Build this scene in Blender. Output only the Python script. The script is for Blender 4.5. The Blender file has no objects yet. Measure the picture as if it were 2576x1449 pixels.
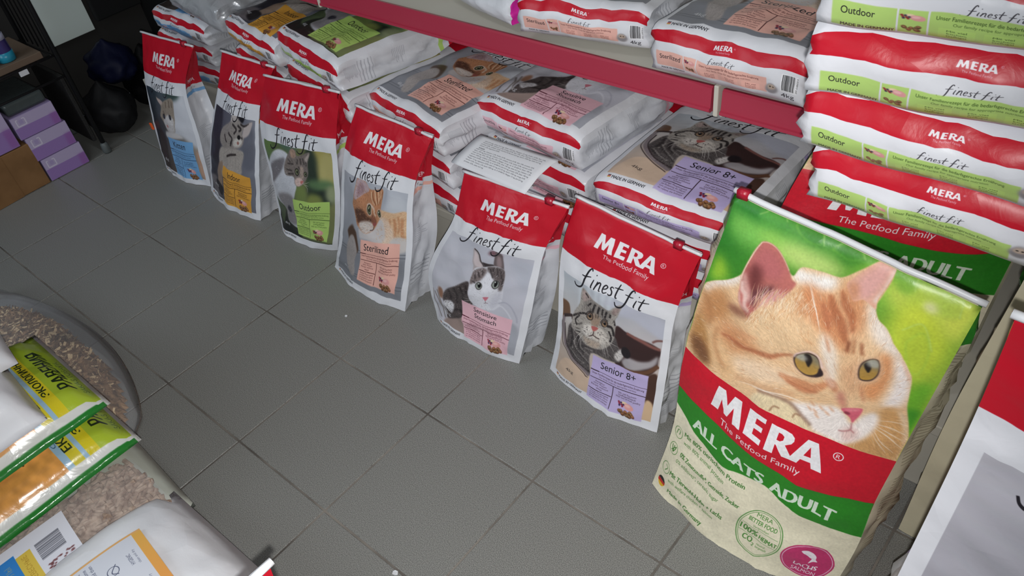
import bpy, bmesh, math, random
import numpy as np
from mathutils import Vector, Matrix, noise

# ---------------------------------------------------------------- camera, light, exposure
SC = bpy.context.scene
COL = SC.collection
CAM = Vector((2.488, -0.635, 1.355))
RIGHT, DOWN, FWD = Vector((0.760, 0.639, -0.117)), Vector((0.364, -0.569, -0.738)), Vector((-0.538, 0.518, -0.665))
cd = bpy.data.cameras.new('camera')
cd.sensor_width = 36.0
cd.lens = 27.95
cd.clip_start = 0.02
cam = bpy.data.objects.new('camera', cd)
COL.objects.link(cam)
m = Matrix((RIGHT, -DOWN, -FWD)).transposed().to_4x4()
m.translation = CAM
cam.matrix_world = m
SC.camera = cam

w = bpy.data.worlds.new('world')
SC.world = w
w.use_nodes = True
w.node_tree.nodes['Background'].inputs[0].default_value = (0.55, 0.62, 0.75, 1)
w.node_tree.nodes['Background'].inputs[1].default_value = 0.08

def add_light(name, typ, loc, energy, color, direction=None, **kw):
    d = bpy.data.lights.new(name, typ)
    d.energy = energy
    d.color = color
    for k, v in kw.items():
        setattr(d, k, v)
    o = bpy.data.objects.new(name, d)
    COL.objects.link(o)
    o.location = loc
    if direction is not None:
        o.rotation_euler = Vector(direction).to_track_quat('-Z', 'Y').to_euler()
    return o

# the phone's flash, three centimetres beside the lens
add_light('phone_flash', 'SPOT', CAM + DOWN * 0.03, 63.0, (1.0, 0.985, 0.97),
          FWD * 1.0 - RIGHT * 0.10 + DOWN * 0.07, spot_size=math.radians(100), spot_blend=1.0, shadow_soft_size=0.006)
# unseen fill lights added for the dim ambient: near end, far end, overhead
add_light('near_fill_light', 'AREA', (3.6, -1.9, 1.7), 9.0, (0.84, 0.92, 1.0), (-1.2, 1.3, -0.5),
          shape='RECTANGLE', size=1.2, size_y=1.4)  # added bluish fill, no window stands here
add_light('far_fill_light', 'AREA', (0.3, -2.0, 1.6), 17.0, (0.80, 0.90, 1.0), (0.12, 1.0, -0.3),
          shape='RECTANGLE', size=1.2, size_y=1.2)  # added fill to brighten the upright bag faces at the far end
add_light('overhead_fill_light', 'AREA', (0.55, -0.6, 2.68), 6.0, (0.9, 0.95, 1.0), (0, 0.1, -1),
          shape='RECTANGLE', size=1.2, size_y=0.2)  # added overhead fill for the ambient, no fitting behind it

SC.view_settings.view_transform = 'Standard'
SC.view_settings.look = 'None'
SC.view_settings.gamma = 1.0
SC.view_settings.use_curve_mapping = False
SC.view_settings.exposure = 0.0

RNG = np.random.default_rng(7)
random.seed(7)

# ---------------------------------------------------------------- painter for the flat print on the packaging
_TX = {}
def text_tris(s, bold):
    key = (s, bold)
    if key not in _TX:
        cu = bpy.data.curves.new('txt', 'FONT')
        cu.body = s
        cu.offset = bold
        cu.resolution_u = 3
        ob = bpy.data.objects.new('txt', cu)
        COL.objects.link(ob)
        dg = bpy.context.evaluated_depsgraph_get()
        me = ob.evaluated_get(dg).to_mesh()
        me.calc_loop_triangles()
        n = len(me.vertices)
        co = np.zeros(n * 3, np.float32)
        me.vertices.foreach_get('co', co)
        tr = np.zeros(len(me.loop_triangles) * 3, np.int32)
        me.loop_triangles.foreach_get('vertices', tr)
        _TX[key] = co.reshape(-1, 3)[:, :2][tr].reshape(-1, 3, 2).astype(np.float64)
        bpy.data.objects.remove(ob)
        bpy.data.curves.remove(cu)
    return _TX[key]

def smooth_closed(p, n=6):
    p = np.asarray(p, float)
    a, b, c, d = np.roll(p, 1, 0), p, np.roll(p, -1, 0), np.roll(p, -2, 0)
    out = []
    for i in range(n):
        t = i / n
        out.append(0.5 * (2 * b + (c - a) * t + (2 * a - 5 * b + 4 * c - d) * t * t + (3 * b - a - 3 * c + d) * t ** 3))
    return np.stack(out, 1).reshape(-1, 2)

def smooth_open(p, n=8):
    p = np.asarray(p, float)
    if len(p) < 3:
        return p
    q = np.vstack([2 * p[0] - p[1], p, 2 * p[-1] - p[-2]])
    a, b, c, d = q[:-3], q[1:-2], q[2:-1], q[3:]
    out = []
    for i in range(n):
        t = i / n
        out.append(0.5 * (2 * b + (c - a) * t + (2 * a - 5 * b + 4 * c - d) * t * t + (3 * b - a - 3 * c + d) * t ** 3))
    return np.vstack([np.stack(out, 1).reshape(-1, 2), p[-1:]])

def box_blur(m, r):
    r = int(r)
    if r < 1:
        return m
    for ax in (0, 1):
        z = np.concatenate([np.zeros_like(np.take(m, [0], ax)), np.cumsum(m, ax)], ax)
        n = m.shape[ax]
        i = np.arange(n)
        hi, lo = np.minimum(i + r + 1, n), np.maximum(i - r, 0)
        m = (np.take(z, hi, ax) - np.take(z, lo, ax)) / (2 * r + 1)
    return m

class Art:
    """A sheet of printed film: W units wide, H units high, origin at its top left corner."""
    def __init__(self, W, H, px, bg):
        self.s = px / W
        self.w, self.h = int(px), int(round(H * self.s))
        self.W, self.H = W, H
        self.a = np.empty((self.h, self.w, 3), np.float32)
        self.a[:] = np.array(bg) / 255.0
    def mask(self, polys, feather=0.0):
        f = feather * self.s
        pad = int(3 * f) + 2
        P0 = np.vstack([p[0] for p in polys])
        P1 = np.vstack([p[1] for p in polys])
        mn = np.minimum(P0.min(0), P1.min(0))
        mx = np.maximum(P0.max(0), P1.max(0))
        x0, y0 = max(0, int(mn[0]) - pad), max(0, int(mn[1]) - pad)
        x1, y1 = min(self.w, int(mx[0]) + pad + 1), min(self.h, int(mx[1]) + pad + 1)
        if x1 <= x0 or y1 <= y0:
            return None
        SS, H, W = 4, y1 - y0, x1 - x0
        A = P0 - (x0, y0)
        B = P1 - (x0, y0)
        keep = A[:, 1] != B[:, 1]
        A, B = A[keep], B[keep]
        sg = np.where(B[:, 1] > A[:, 1], 1.0, -1.0)
        lo = np.where(sg[:, None] > 0, A, B)
        hi = np.where(sg[:, None] > 0, B, A)
        r0 = np.clip(np.ceil(lo[:, 1] * SS - 0.5), 0, H * SS).astype(int)
        r1 = np.clip(np.ceil(hi[:, 1] * SS - 0.5), 0, H * SS).astype(int)
        cnt = np.maximum(r1 - r0, 0)
        e = np.repeat(np.arange(len(cnt)), cnt)
        off = np.arange(cnt.sum()) - np.repeat(np.cumsum(cnt) - cnt, cnt)
        row = r0[e] + off
        y = (row + 0.5) / SS
        t = (y - lo[e, 1]) / (hi[e, 1] - lo[e, 1])
        x = np.clip(lo[e, 0] + (hi[e, 0] - lo[e, 0]) * t, 0, W)
        xi = np.minimum(x.astype(int), W)
        fr = x - xi
        cov = np.zeros(H * (W + 2))
        rr = (row // SS) * (W + 2) + xi
        cov += np.bincount(rr, sg[e] * (1 - fr) / SS, minlength=cov.size)
        cov += np.bincount(rr + 1, sg[e] * fr / SS, minlength=cov.size)
        m = np.clip(np.abs(np.cumsum(cov.reshape(H, W + 2), 1)[:, :W]), 0, 1)
        if f > 0.4:
            r = max(1, round(f * 0.6))
            m = box_blur(box_blur(box_blur(m, r), r), r)
        return x0, y0, m.astype(np.float32)
    def put(self, mk, color, alpha=1.0, clip=None):
        if mk is None:
            return
        x0, y0, m = mk
        h, w = m.shape
        v = self.a[y0:y0 + h, x0:x0 + w]
        k = m * alpha
        if clip is not None:
            k = k * clip[y0:y0 + h, x0:x0 + w]
        c = np.array(color, np.float32) / 255.0 if not isinstance(color, np.ndarray) else color[y0:y0 + h, x0:x0 + w]
        v += (c - v) * k[..., None]
    def edges(self, p):
        p = np.asarray(p, float) * self.s
        return p, np.roll(p, -1, 0)
    def full(self, pts, feather=0.0, smooth=True):
        """the mask of a shape over the whole sheet, to clip others to"""
        mk = self.mask([self.edges(smooth_closed(pts) if smooth else pts)], feather)
        o = np.zeros((self.h, self.w), np.float32)
        x0, y0, m = mk
        o[y0:y0 + m.shape[0], x0:x0 + m.shape[1]] = m
        return o
    def poly(self, pts, color, feather=0.0, alpha=1.0, smooth=True, clip=None):
        self.put(self.mask([self.edges(smooth_closed(pts) if smooth else pts)], feather), color, alpha, clip)
    def rect(self, x0, y0, x1, y1, color, feather=0.0, alpha=1.0, clip=None):
        self.poly([(x0, y0), (x1, y0), (x1, y1), (x0, y1)], color, feather, alpha, False, clip)
    def ell(self, cx, cy, rx, ry, color, feather=0.0, alpha=1.0, rot=0.0, clip=None):
        t = np.linspace(0, 2 * np.pi, 40, endpoint=False)
        c, s = math.cos(math.radians(rot)), math.sin(math.radians(rot))
        x, y = rx * np.cos(t), ry * np.sin(t)
        self.poly(np.stack([cx + x * c - y * s, cy + x * s + y * c], 1), color, feather, alpha, False, clip)
    def ring(self, cx, cy, rx, ry, wd, color, alpha=1.0, rot=0.0):
        t = np.linspace(0, 2 * np.pi, 61)
        c, s = math.cos(math.radians(rot)), math.sin(math.radians(rot))
        x, y = rx * np.cos(t), ry * np.sin(t)
        self.stroke(np.stack([cx + x * c - y * s, cy + x * s + y * c], 1), wd, color, alpha, smooth=False)
    def stroke_edges(self, pts, width, smooth=True, taper=0.0):
        p = smooth_open(pts) if smooth else np.asarray(pts, float)
        d = np.gradient(p, axis=0)
        n = np.stack([-d[:, 1], d[:, 0]], 1) / (np.linalg.norm(d, axis=1)[:, None] + 1e-9)
        t = np.linspace(0, 1, len(p))
        hw = 0.5 * width * (1 - taper * np.abs(2 * t - 1) ** 1.5)
        q = np.vstack([p + n * hw[:, None], (p - n * hw[:, None])[::-1]])
        return self.edges(q)
    def stroke(self, pts, width, color, alpha=1.0, feather=0.0, smooth=True, taper=0.0, clip=None):
        self.put(self.mask([self.stroke_edges(pts, width, smooth, taper)], feather), color, alpha, clip)
    def text(self, s, p0, p1, h, color, bold=0.0, alpha=1.0, slant=0.0, clip=None):
        """a line of lettering from p0 to p1 on its baseline, capitals h units high"""
        T = text_tris(s, 0.0)
        if bold:  # heavier lettering: struck again a little to either side
            k = bold * h * 1.5
            d0 = np.array(p1, float) - np.array(p0, float)
            d0 = d0 / np.linalg.norm(d0) * k
            for sh in (-1, 1):
                self.text(s, np.array(p0) + d0 * sh, np.array(p1) + d0 * sh, h * 1.02, color, 0, alpha, slant, clip)
        if not len(T):
            return
        x0, x1 = T[..., 0].min(), T[..., 0].max()
        p0, p1 = np.array(p0, float), np.array(p1, float)
        L = np.linalg.norm(p1 - p0)
        d = (p1 - p0) / L
        n = np.array([d[1], -d[0]])
        x = (T[..., 0] - x0) / (x1 - x0) * L
        y = T[..., 1] / 0.73 * h
        x = x + y * slant
        q = (p0 + x[..., None] * d + y[..., None] * n) * self.s
        a, b, c = q[:, 0], q[:, 1], q[:, 2]
        area = (b[:, 0] - a[:, 0]) * (c[:, 1] - a[:, 1]) - (b[:, 1] - a[:, 1]) * (c[:, 0] - a[:, 0])
        f = area < 0
        b2, c2 = np.where(f[:, None], c, b), np.where(f[:, None], b, c)
        self.put(self.mask([(np.vstack([a, b2, c2]), np.vstack([b2, c2, a]))]), color, alpha, clip)
    def gradient(self, x0, y0, x1, y1, c00, c10, c01, c11, clip=None):
        X0, Y0, X1, Y1 = [int(round(v * self.s)) for v in (x0, y0, x1, y1)]
        X0, Y0, X1, Y1 = max(0, X0), max(0, Y0), min(self.w, X1), min(self.h, Y1)
        u = np.linspace(0, 1, X1 - X0)[None, :, None]
        v = np.linspace(0, 1, Y1 - Y0)[:, None, None]
        c = [np.array(k, np.float32) / 255 for k in (c00, c10, c01, c11)]
        self.a[Y0:Y1, X0:X1] = (c[0] * (1 - u) + c[1] * u) * (1 - v) + (c[2] * (1 - u) + c[3] * u) * v
    def fur(self, clip, centre, amp, length=9, grain=1.0, swirl=0.0):
        """directional hair grain that streams away from one point, within a mask"""
        ys, xs = np.where(clip > 0.02)
        if not len(ys):
            return
        y0, y1, x0, x1 = ys.min(), ys.max() + 1, xs.min(), xs.max() + 1
        H, W = y1 - y0, x1 - x0
        nz = RNG.standard_normal((H, W)).astype(np.float32)
        if grain > 1:
            g = int(round(grain))
            nz = np.repeat(np.repeat(RNG.standard_normal((H // g + 2, W // g + 2)), g, 0), g, 1)[:H, :W].astype(np.float32)
        gy, gx = np.mgrid[0:H, 0:W].astype(np.float32)
        wob = box_blur(box_blur(RNG.standard_normal((H, W)), 14), 14) * 14 * 1.0
        acc = np.zeros((H, W), np.float32)
        for sgn in (1, -1):
            px, py = gx.copy(), gy.copy()
            for _ in range(length):
                dx, dy = px + x0 - centre[0] * self.s, py + y0 - centre[1] * self.s
                a = np.arctan2(dy, dx) + swirl
                xi = np.clip(px, 0, W - 1).astype(int)
                yi = np.clip(py, 0, H - 1).astype(int)
                a = a + wob[yi, xi]
                px += sgn * np.cos(a)
                py += sgn * np.sin(a)
                acc += nz[np.clip(py, 0, H - 1).astype(int), np.clip(px, 0, W - 1).astype(int)]
        acc /= acc.std() + 1e-6
        v = self.a[y0:y1, x0:x1]
        v *= 1 + (amp * np.clip(acc, -2.2, 2.2) * clip[y0:y1, x0:x1])[..., None]
        np.clip(v, 0, 1, out=v)
    def hairs(self, clip, centre, n, cols, length=(1.5, 3.0), width=(0.2, 0.4), alpha=(0.3, 0.8), spread=0.35, seed=1):
        """single hairs lying away from a point"""
        rg = np.random.default_rng(seed)
        ys, xs = np.where(clip > 0.6)
        for i in rg.integers(0, len(ys), n):
            x, y = xs[i] / self.s, ys[i] / self.s
            a = math.atan2(y - centre[1], x - centre[0]) + rg.normal(0, spread)
            L = rg.uniform(*length)
            b = a + rg.normal(0, 0.3)
            self.stroke([(x, y), (x + L / 2 * math.cos(a), y + L / 2 * math.sin(a)), (x + L / 2 * (math.cos(a) + math.cos(b)), y + L / 2 * (math.sin(a) + math.sin(b)))],
                        rg.uniform(*width), cols[rg.integers(0, len(cols))], rg.uniform(*alpha), taper=0.8, clip=clip)
    def mottle(self, amp, r, clip=None):
        n = box_blur(box_blur(RNG.standard_normal((self.h, self.w)), r), r)
        n /= n.std()
        k = (amp * n).astype(np.float32)
        if clip is not None:
            k = k * clip
        self.a *= 1 + k[..., None]
        np.clip(self.a, 0, 1, out=self.a)
    def image(self, name):
        im = bpy.data.images.new(name, self.w, self.h, alpha=False)
        px = np.ones((self.h, self.w, 4), np.float32)
        px[..., :3] = np.clip(self.a[::-1], 0, 1)
        im.pixels.foreach_set(px.ravel())
        im.update()
        im.pack()
        return im

# ---------------------------------------------------------------- the printed artwork (flat print on the film)
RED, INK, WHITE = (196, 20, 42), (34, 32, 38), (226, 227, 233)
def script_words(A, x0, x1, base, color, wd=1.0):
    """the handwritten pair of words, drawn with a pen"""
    k = (x1 - x0) / 11.0
    f = [(1.05, 2.35), (0.98, 2.62), (0.78, 2.6), (0.55, 2.2), (0.32, 1.5), (0.1, 0.6), (-0.14, -0.2), (-0.5, -0.85), (-1.0, -1.1), (-1.4, -1.0), (-1.62, -0.6)]
    S = [(f, 1.25), ([(-0.35, 1.2), (0.35, 1.28), (1.0, 1.45)], 0.8),
         ([(1.48, 1.28), (1.28, 0.6), (1.2, 0.12), (1.34, 0.04)], 1.0), ([(1.72, 2.0), (1.82, 2.16)], 1.0),
         ([(2.08, 1.3), (1.88, 0.6), (1.72, 0.0), (1.92, 0.6), (2.3, 1.22), (2.55, 1.2), (2.48, 0.6), (2.42, 0.1), (2.6, 0.06)], 1.0),
         ([(2.95, 0.55), (3.35, 0.72), (3.56, 1.08), (3.34, 1.3), (3.04, 0.95), (2.92, 0.35), (3.08, 0.02), (3.52, 0.22)], 0.95),
         ([(4.4, 1.22), (4.14, 1.34), (3.96, 1.05), (4.2, 0.6), (4.16, 0.14), (3.86, -0.02), (3.66, 0.12)], 1.0),
         ([(5.26, 2.3), (5.0, 1.4), (4.8, 0.4), (4.84, 0.02), (5.06, 0.08)], 1.1), ([(4.5, 1.42), (5.1, 1.52), (5.75, 1.66)], 0.8),
         ([(x + 6.45, y) for x, y in f], 1.2), ([(6.15, 1.2), (6.8, 1.3), (7.4, 1.45)], 0.8),
         ([(7.9, 1.28), (7.7, 0.6), (7.62, 0.12), (7.76, 0.04)], 1.0), ([(8.14, 2.0), (8.24, 2.16)], 1.0),
         ([(8.9, 2.1), (8.66, 1.2), (8.46, 0.35), (8.5, 0.02), (8.76, 0.12)], 1.1), ([(8.1, 1.3), (8.8, 1.44), (9.6, 1.66)], 0.8)]
    for p, q in S:
        A.stroke([(x0 + (x + 1.5) * k, base - y * k * 0.90) for x, y in p], 0.19 * k * q * wd, color, taper=0.35)

def logo(A, x0, x1, y0, y1, color=(238, 236, 240), r=True):
    L = [[(0, 1), (.042, 0), (.112, 0), (.155, .52), (.198, 0), (.268, 0), (.31, 1), (.236, 1), (.214, .45), (.174, .92), (.136, .92), (.096, .45), (.074, 1)],
         [(.345, 0), (.50, 0), (.50, .19), (.42, .19), (.42, .40), (.49, .40), (.49, .58), (.42, .58), (.42, .81), (.505, .81), (.505, 1), (.345, 1)],
         [(.545, 0), (.655, 0), (.71, .05), (.738, .15), (.743, .28), (.73, .41), (.69, .53), (.78, 1), (.69, 1), (.63, .64), (.618, .62), (.618, 1), (.545, 1)],
         [(.618, .18), (.618, .45), (.645, .45), (.666, .38), (.666, .24), (.645, .18)],
         [(.735, 1), (.83, 0), (.908, 0), (1.0, 1), (.92, 1), (.902, .8), (.825, .8), (.808, 1)],
         [(.838, .62), (.892, .62), (.867, .24)]]
    A.put(A.mask([A.edges([(x0 + x * (x1 - x0), y0 + y * (y1 - y0)) for x, y in p]) for p in L]), color)
    if r:
        k = (x1 - x0) / 50
        A.ring(x1 + 3.2 * k, y0 + 2.2 * k, 1.7 * k, 1.7 * k, 0.35 * k, color)
        A.text('R', (x1 + 2.45 * k, y0 + 3.2 * k), (x1 + 4.0 * k, y0 + 3.2 * k), 2.0 * k, color)

def kibbles(A, cx, cy, k, n=16):
    rg = np.random.default_rng(3)
    for i in range(n):
        x, y = cx + rg.uniform(-6.5, 6.5) * k, cy + rg.uniform(-2.2, 2.2) * k
        A.ell(x, y + 0.35 * k, 1.75 * k, 1.3 * k, (62, 38, 24), 0.15, rot=rg.uniform(0, 90))
        A.ell(x, y, 1.6 * k, 1.15 * k, (140 + rg.integers(-22, 22), 98, 64), 0.3 * k, rot=rg.uniform(0, 90))
        A.ell(x - 0.4 * k, y - 0.3 * k, 0.7 * k, 0.4 * k, (182, 142, 104), 0.3 * k)

def meat(A, cx, cy, k):
    A.ell(cx - 2 * k, cy - 2.4 * k, 3 * k, 1.8 * k, (236, 212, 178), 0.3 * k)
    A.ell(cx + 2.5 * k, cy, 4.8 * k, 3.1 * k, (226, 160, 158), 0.4 * k, rot=10)
    A.ell(cx + 1.5 * k, cy - 0.8 * k, 2.6 * k, 1.4 * k, (238, 188, 184), 0.6 * k)
    for i, (x, y) in enumerate([(-5, -2), (-6.4, -0.6), (-4.2, -0.2), (-6, 1.0), (-3.2, 1.2), (-7.2, -2.2), (-2.6, -0.6)]):
        A.ell(cx + x * k, cy + y * k, 0.95 * k, 0.95 * k, (138, 22, 44) if i % 3 else (52, 36, 76), 0.15 * k)

def print_label(A, x0, y0, x1, y1, col, title, dark, size=7.0):
    """the coloured recipe panel on the front"""
    w, h = x1 - x0, y1 - y0
    A.poly([(x0, y0), (x1, y0 + 0.4), (x1 - 0.3, y1), (x0 + 0.6, y1 - 0.4)], col, 0.12, smooth=False)
    X = lambda t: x0 + t * w
    Y = lambda t: y0 + t * h
    lh = 0.16 * h if len(title) == 1 else 0.13 * h
    yb = 0.22 if len(title) == 1 else 0.155
    for i, (t, a, b) in enumerate(title):
        A.text(t, (X(a), Y(yb + i * 0.155)), (X(b), Y(yb + i * 0.155)), size if len(title) == 1 else 4.6, INK)
    q = 0.10 if len(title) > 1 else 0.0
    for ys, a, b, wd in ((0.30 + q, 0.0, 0.16, 0.9), (0.30 + q, 0.16, 1.0, 0.35), (0.47 + q * 0.8, 0.02, 1.0, 0.6)):
        A.stroke([(X(a), Y(ys)), (X(b), Y(ys))], wd, dark, smooth=False)
    A.text('Unser Familienrezept für die bedarfsgerechte Ernährung', (X(0.04), Y(0.375 + q)), (X(0.96), Y(0.375 + q)), 1.9, dark)
    A.text('Our family recipe for appropriate nutrition', (X(0.18), Y(0.43 + q)), (X(0.84), Y(0.43 + q)), 1.5, dark, alpha=0.8)
    A.stroke([(X(0.46), Y(0.47 + q * 0.8)), (X(0.46), Y(0.97))], 0.6, dark, smooth=False)
    A.stroke([(X(0.02), Y(0.73)), (X(0.45), Y(0.73))], 0.6, dark, smooth=False)
    for i, t in enumerate(('Rezeptur', 'ohne Weizen', 'Recipe without', 'wheat')):
        A.text(t, (X(0.22 - 0.0115 * len(t)), Y(0.545 + q * 0.4 + i * 0.05)), (X(0.22 + 0.0115 * len(t)), Y(0.545 + q * 0.4 + i * 0.05)), 1.7, dark, alpha=0.85)
    for i, t in enumerate(('Niedriger Phosphorgehalt', 'zur Entlastung der Nieren', 'Low phosphorus content', 'to relieve the kidneys')):
        A.text(t, (X(0.06), Y(0.79 + i * 0.05)), (X(0.41), Y(0.79 + i * 0.05)), 1.5, dark, alpha=0.85)
    for i, t in enumerate(('Mit viel frischem', 'Geflügelfleisch', 'With lots of fresh poultry')):
        A.text(t, (X(0.56 - 0.04 * (i == 2)), Y(0.56 + q * 0.4 + i * 0.05)), (X(0.86 + 0.08 * (i == 2)), Y(0.56 + q * 0.4 + i * 0.05)), 1.7, dark, alpha=0.9)
    meat(A, X(0.72), Y(0.79), 0.85)
    kibbles(A, X(0.74), Y(0.93), 0.95)

def front(photo, label, kg=(60, 56, 60), top=110, base=57.2):
    """the front of a four kilo bag, 100 wide and 160 high"""
    A = Art(100, 160, 640, WHITE)
    photo(A)
    A.rect(0, 43, 100, 57.8, WHITE)
    A.rect(0, 43, 5.8, 160, WHITE)
    A.rect(94.2, 43, 100, 160, WHITE)
    A.rect(0, 152.6, 100, 160, WHITE)
    A.rect(0, 0, 100, 43.2, RED)
    logo(A, 26.5, 76.8, 16.6, 28.2)
    A.text('The Petfood Family', (36, 33.6), (73.5, 33.6), 3.6, (232, 226, 230))
    script_words(A, 18, 80.5, base, INK)
    print_label(A, 40, top, 88, min(155, top + 44), *label)
    A.text('4kg', (17, 142), (25, 142), 3.6, kg)
    for i, c in enumerate(((30, 28, 30), (190, 30, 40), (200, 160, 40))):
        A.rect(8, 154.3 + i * 0.8, 10.4, 154.9 + i * 0.8, c)
    A.text('MADE IN GERMANY', (11.4, 156.8), (36, 156.8), 2.4, (40, 40, 46), bold=0.01)
    return A

def whiskers(A, L, col=(232, 228, 224), wd=0.3, alpha=0.75):
    for p in L:
        A.stroke(p, wd, col, alpha, taper=0.8)

def photo_senior(A):
    A.gradient(5, 57, 95, 154, (186, 194, 203), (178, 180, 192), (196, 170, 150), (206, 180, 158))
    for x in (22, 30, 37, 43, 49):
        A.rect(x, 56, x + 3.2, 84, (206, 214, 222), 1.4, 0.6)
    A.poly([(43.0, 64.7), (52.1, 63.8), (59.3, 68.0), (71.9, 68.2), (96.6, 79.0), (95.1, 61.5), (80.2, 57.1), (61.9, 57.3)], (186, 188, 202), 2.0)
    A.poly([(4.1, 80.3), (12.4, 80.2), (14.3, 88.4), (7.6, 91.8), (3.1, 97.5), (1.2, 90.0)], (112, 84, 66), 0.6)
    A.poly([(7.7, 146.5), (16.7, 128.1), (41.1, 133.1), (44.4, 152.9), (92.5, 156.1), (92.3, 128.9), (98.0, 155.1), (53.3, 181.0), (12.8, 165.4)], (214, 188, 166), 0.5)
    A.poly([(57.2, 79.6), (66.9, 80.1), (77.4, 82.4), (93.0, 86.1), (93.0, 96.9), (91.9, 105.5), (86.0, 111.8), (76.1, 112.0), (65.8, 112.8), (58.6, 108.4)], (58, 40, 40), 0.6)
    A.poly([(64.9, 105.9), (70.7, 100.2), (78.9, 101.0), (86.5, 98.7), (92.6, 92.2), (91.4, 100.8), (85.3, 106.1), (75.9, 110.3), (68.7, 110.4)], (170, 164, 168), 1.2)
    A.stroke([(67.0, 80.6), (77.4, 83.2), (85.4, 85.5), (93.5, 86.5)], 2.2, (128, 84, 78), feather=0.4)
    A.stroke([(86.6, 82.7), (89.7, 80.2), (94.2, 78.5)], 1.6, (120, 84, 80), feather=0.4)
    A.stroke([(65.8, 112.8), (76.1, 111.4), (85.7, 109.0), (93.4, 101.5)], 3.4, (102, 70, 54), feather=0.4)
    A.poly([(85.4, 114.4), (94.2, 109.6), (95.4, 137.2), (87.5, 135.2)], (76, 52, 44), 0.8)
    A.poly([(88.4, 134.8), (94.1, 137.7), (95.4, 156.2), (88.2, 153.1)], (216, 184, 150), 0.8)
    body = [(18.1, 91.8), (13.1, 104.5), (14.2, 118.1), (23.6, 125.9), (38.1, 130.7), (41.3, 133.0), (37.7, 110.7), (61.0, 109.8), (64.5, 101.3), (60.6, 94.8), (56.7, 87.4), (40.5, 89.8)]
    A.poly(body, (84, 78, 78), 0.6)
    cb = A.full(body, 0.6)
    for p in ([(16.9, 96.7), (19.0, 104.8), (18.5, 112.5)], [(24.3, 99.7), (26.4, 108.0), (33.8, 112.7)], [(15.8, 114.3), (24.0, 119.9), (31.3, 122.2)], [(29.0, 106.6), (37.0, 107.3)], [(17.6, 105.5), (25.8, 113.4), (36.4, 120.5)]):
        A.stroke(p, 2.2, (40, 36, 38), 0.7, 0.7, clip=cb)
        A.stroke([(x + 2.4, y + 0.6) for x, y in p], 1.4, (160, 154, 150), 0.6, 0.6, clip=cb)
    A.fur(cb, (40, 92), 0.2, 4)
    A.poly([(58.1, 103.8), (64.0, 95.8), (66.5, 100.6), (62.0, 108.2)], (206, 200, 198), 0.7)
    A.ell(*[(67.8, 97.2)][0], 4.4, 4.6, (34, 28, 32), 0.6)
    A.stroke([(7.9, 92.2), (8.1, 101.5), (11.9, 114.1), (21.9, 124.2), (39.7, 132.6)], 3.2, (132, 120, 124), feather=0.4)
    A.stroke([(7.6, 91.8), (16.4, 87.4), (17.7, 89.9)], 2.2, (62, 50, 50), feather=0.3)
    A.stroke([(10.1, 95.9), (10.8, 107.0), (15.3, 115.9), (24.8, 124.4), (40.1, 128.7)], 1.0, (58, 48, 50), feather=0.2)
    A.stroke([(5.9, 96.0), (6.3, 106.1), (10.0, 116.8), (20.9, 126.5), (38.9, 135.3)], 0.8, (70, 58, 58), feather=0.2)
    head = [(25.9, 61.5), (24.4, 67.4), (23.7, 74.7), (19.0, 83.0), (17.2, 89.1), (18.3, 96.0), (25.7, 100.1), (29.3, 102.9), (35.4, 104.8), (44.2, 104.2), (52.5, 98.2), (56.9, 89.5), (57.7, 79.3), (56.7, 73.9), (59.3, 68.0), (60.5, 60.3), (55.4, 63.6), (50.4, 68.3), (42.2, 67.4), (36.0, 66.1), (29.9, 62.8)]
    A.poly(head, (160, 154, 148), 0.5)
    ch = A.full(head, 0.5)
    A.poly([(26.1, 63.1), (26.3, 70.5), (30.2, 70.6), (34.8, 66.5), (30.0, 63.7)], (168, 150, 146), 0.9)
    A.poly([(60.0, 61.6), (54.6, 65.8), (54.0, 70.2), (57.7, 68.7)], (150, 132, 128), 0.9)
    A.poly([(32.4, 67.6), (43.4, 67.6), (52.7, 68.7), (51.3, 76.7), (43.3, 78.0), (32.0, 76.9), (25.7, 79.8)], (132, 126, 122), 1.6, clip=ch)
    for p, k in (([(38.8, 68.9), (37.0, 73.6), (36.7, 76.3)], 1.7), ([(42.4, 69.6), (41.4, 73.2), (40.9, 76.0)], 1.7), ([(45.8, 69.7), (45.1, 72.5), (44.8, 75.3)], 1.5), ([(49.2, 70.2), (48.0, 73.7), (47.6, 76.7)], 1.7), ([(35.1, 69.4), (31.7, 73.0)], 1.3), ([(52.4, 70.9), (52.0, 74.3)], 1.5),
                 ([(17.8, 86.7), (25.8, 81.3), (31.6, 79.3)], 1.5), ([(23.0, 91.5), (20.7, 88.4), (24.6, 83.4)], 1.2), ([(50.0, 81.5), (54.6, 81.2), (57.3, 87.2)], 2.0), ([(52.0, 84.9), (54.4, 89.4), (53.3, 94.3)], 1.6), ([(55.7, 74.8), (57.3, 78.4)], 1.6), ([(21.2, 96.7), (26.7, 96.2)], 1.2), ([(28.8, 64.3), (32.3, 66.6)], 1.2), ([(47.7, 88.9), (50.8, 92.0)], 1.4)):
        A.stroke(p, k, (36, 32, 34), 0.9, 0.35, clip=ch)
    A.ell(*[(35.0, 92.1)][0], 6.4, 5.6, (206, 200, 194), 1.2, clip=ch)
    A.ell(*[(44.4, 92.5)][0], 7.4, 6.2, (204, 196, 188), 1.2, clip=ch)
    A.poly([(29.6, 98.2), (36.1, 98.4), (44.9, 99.0), (41.7, 104.5), (34.1, 104.0)], (176, 160, 146), 1.2, clip=ch)
    A.poly([(37.1, 77.6), (43.3, 78.0), (42.6, 84.6), (37.2, 87.0), (35.3, 82.6)], (150, 128, 112), 1.2, clip=ch)
    A.fur(ch, [(39.2, 88.3)][0], 0.08, 4)
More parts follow.
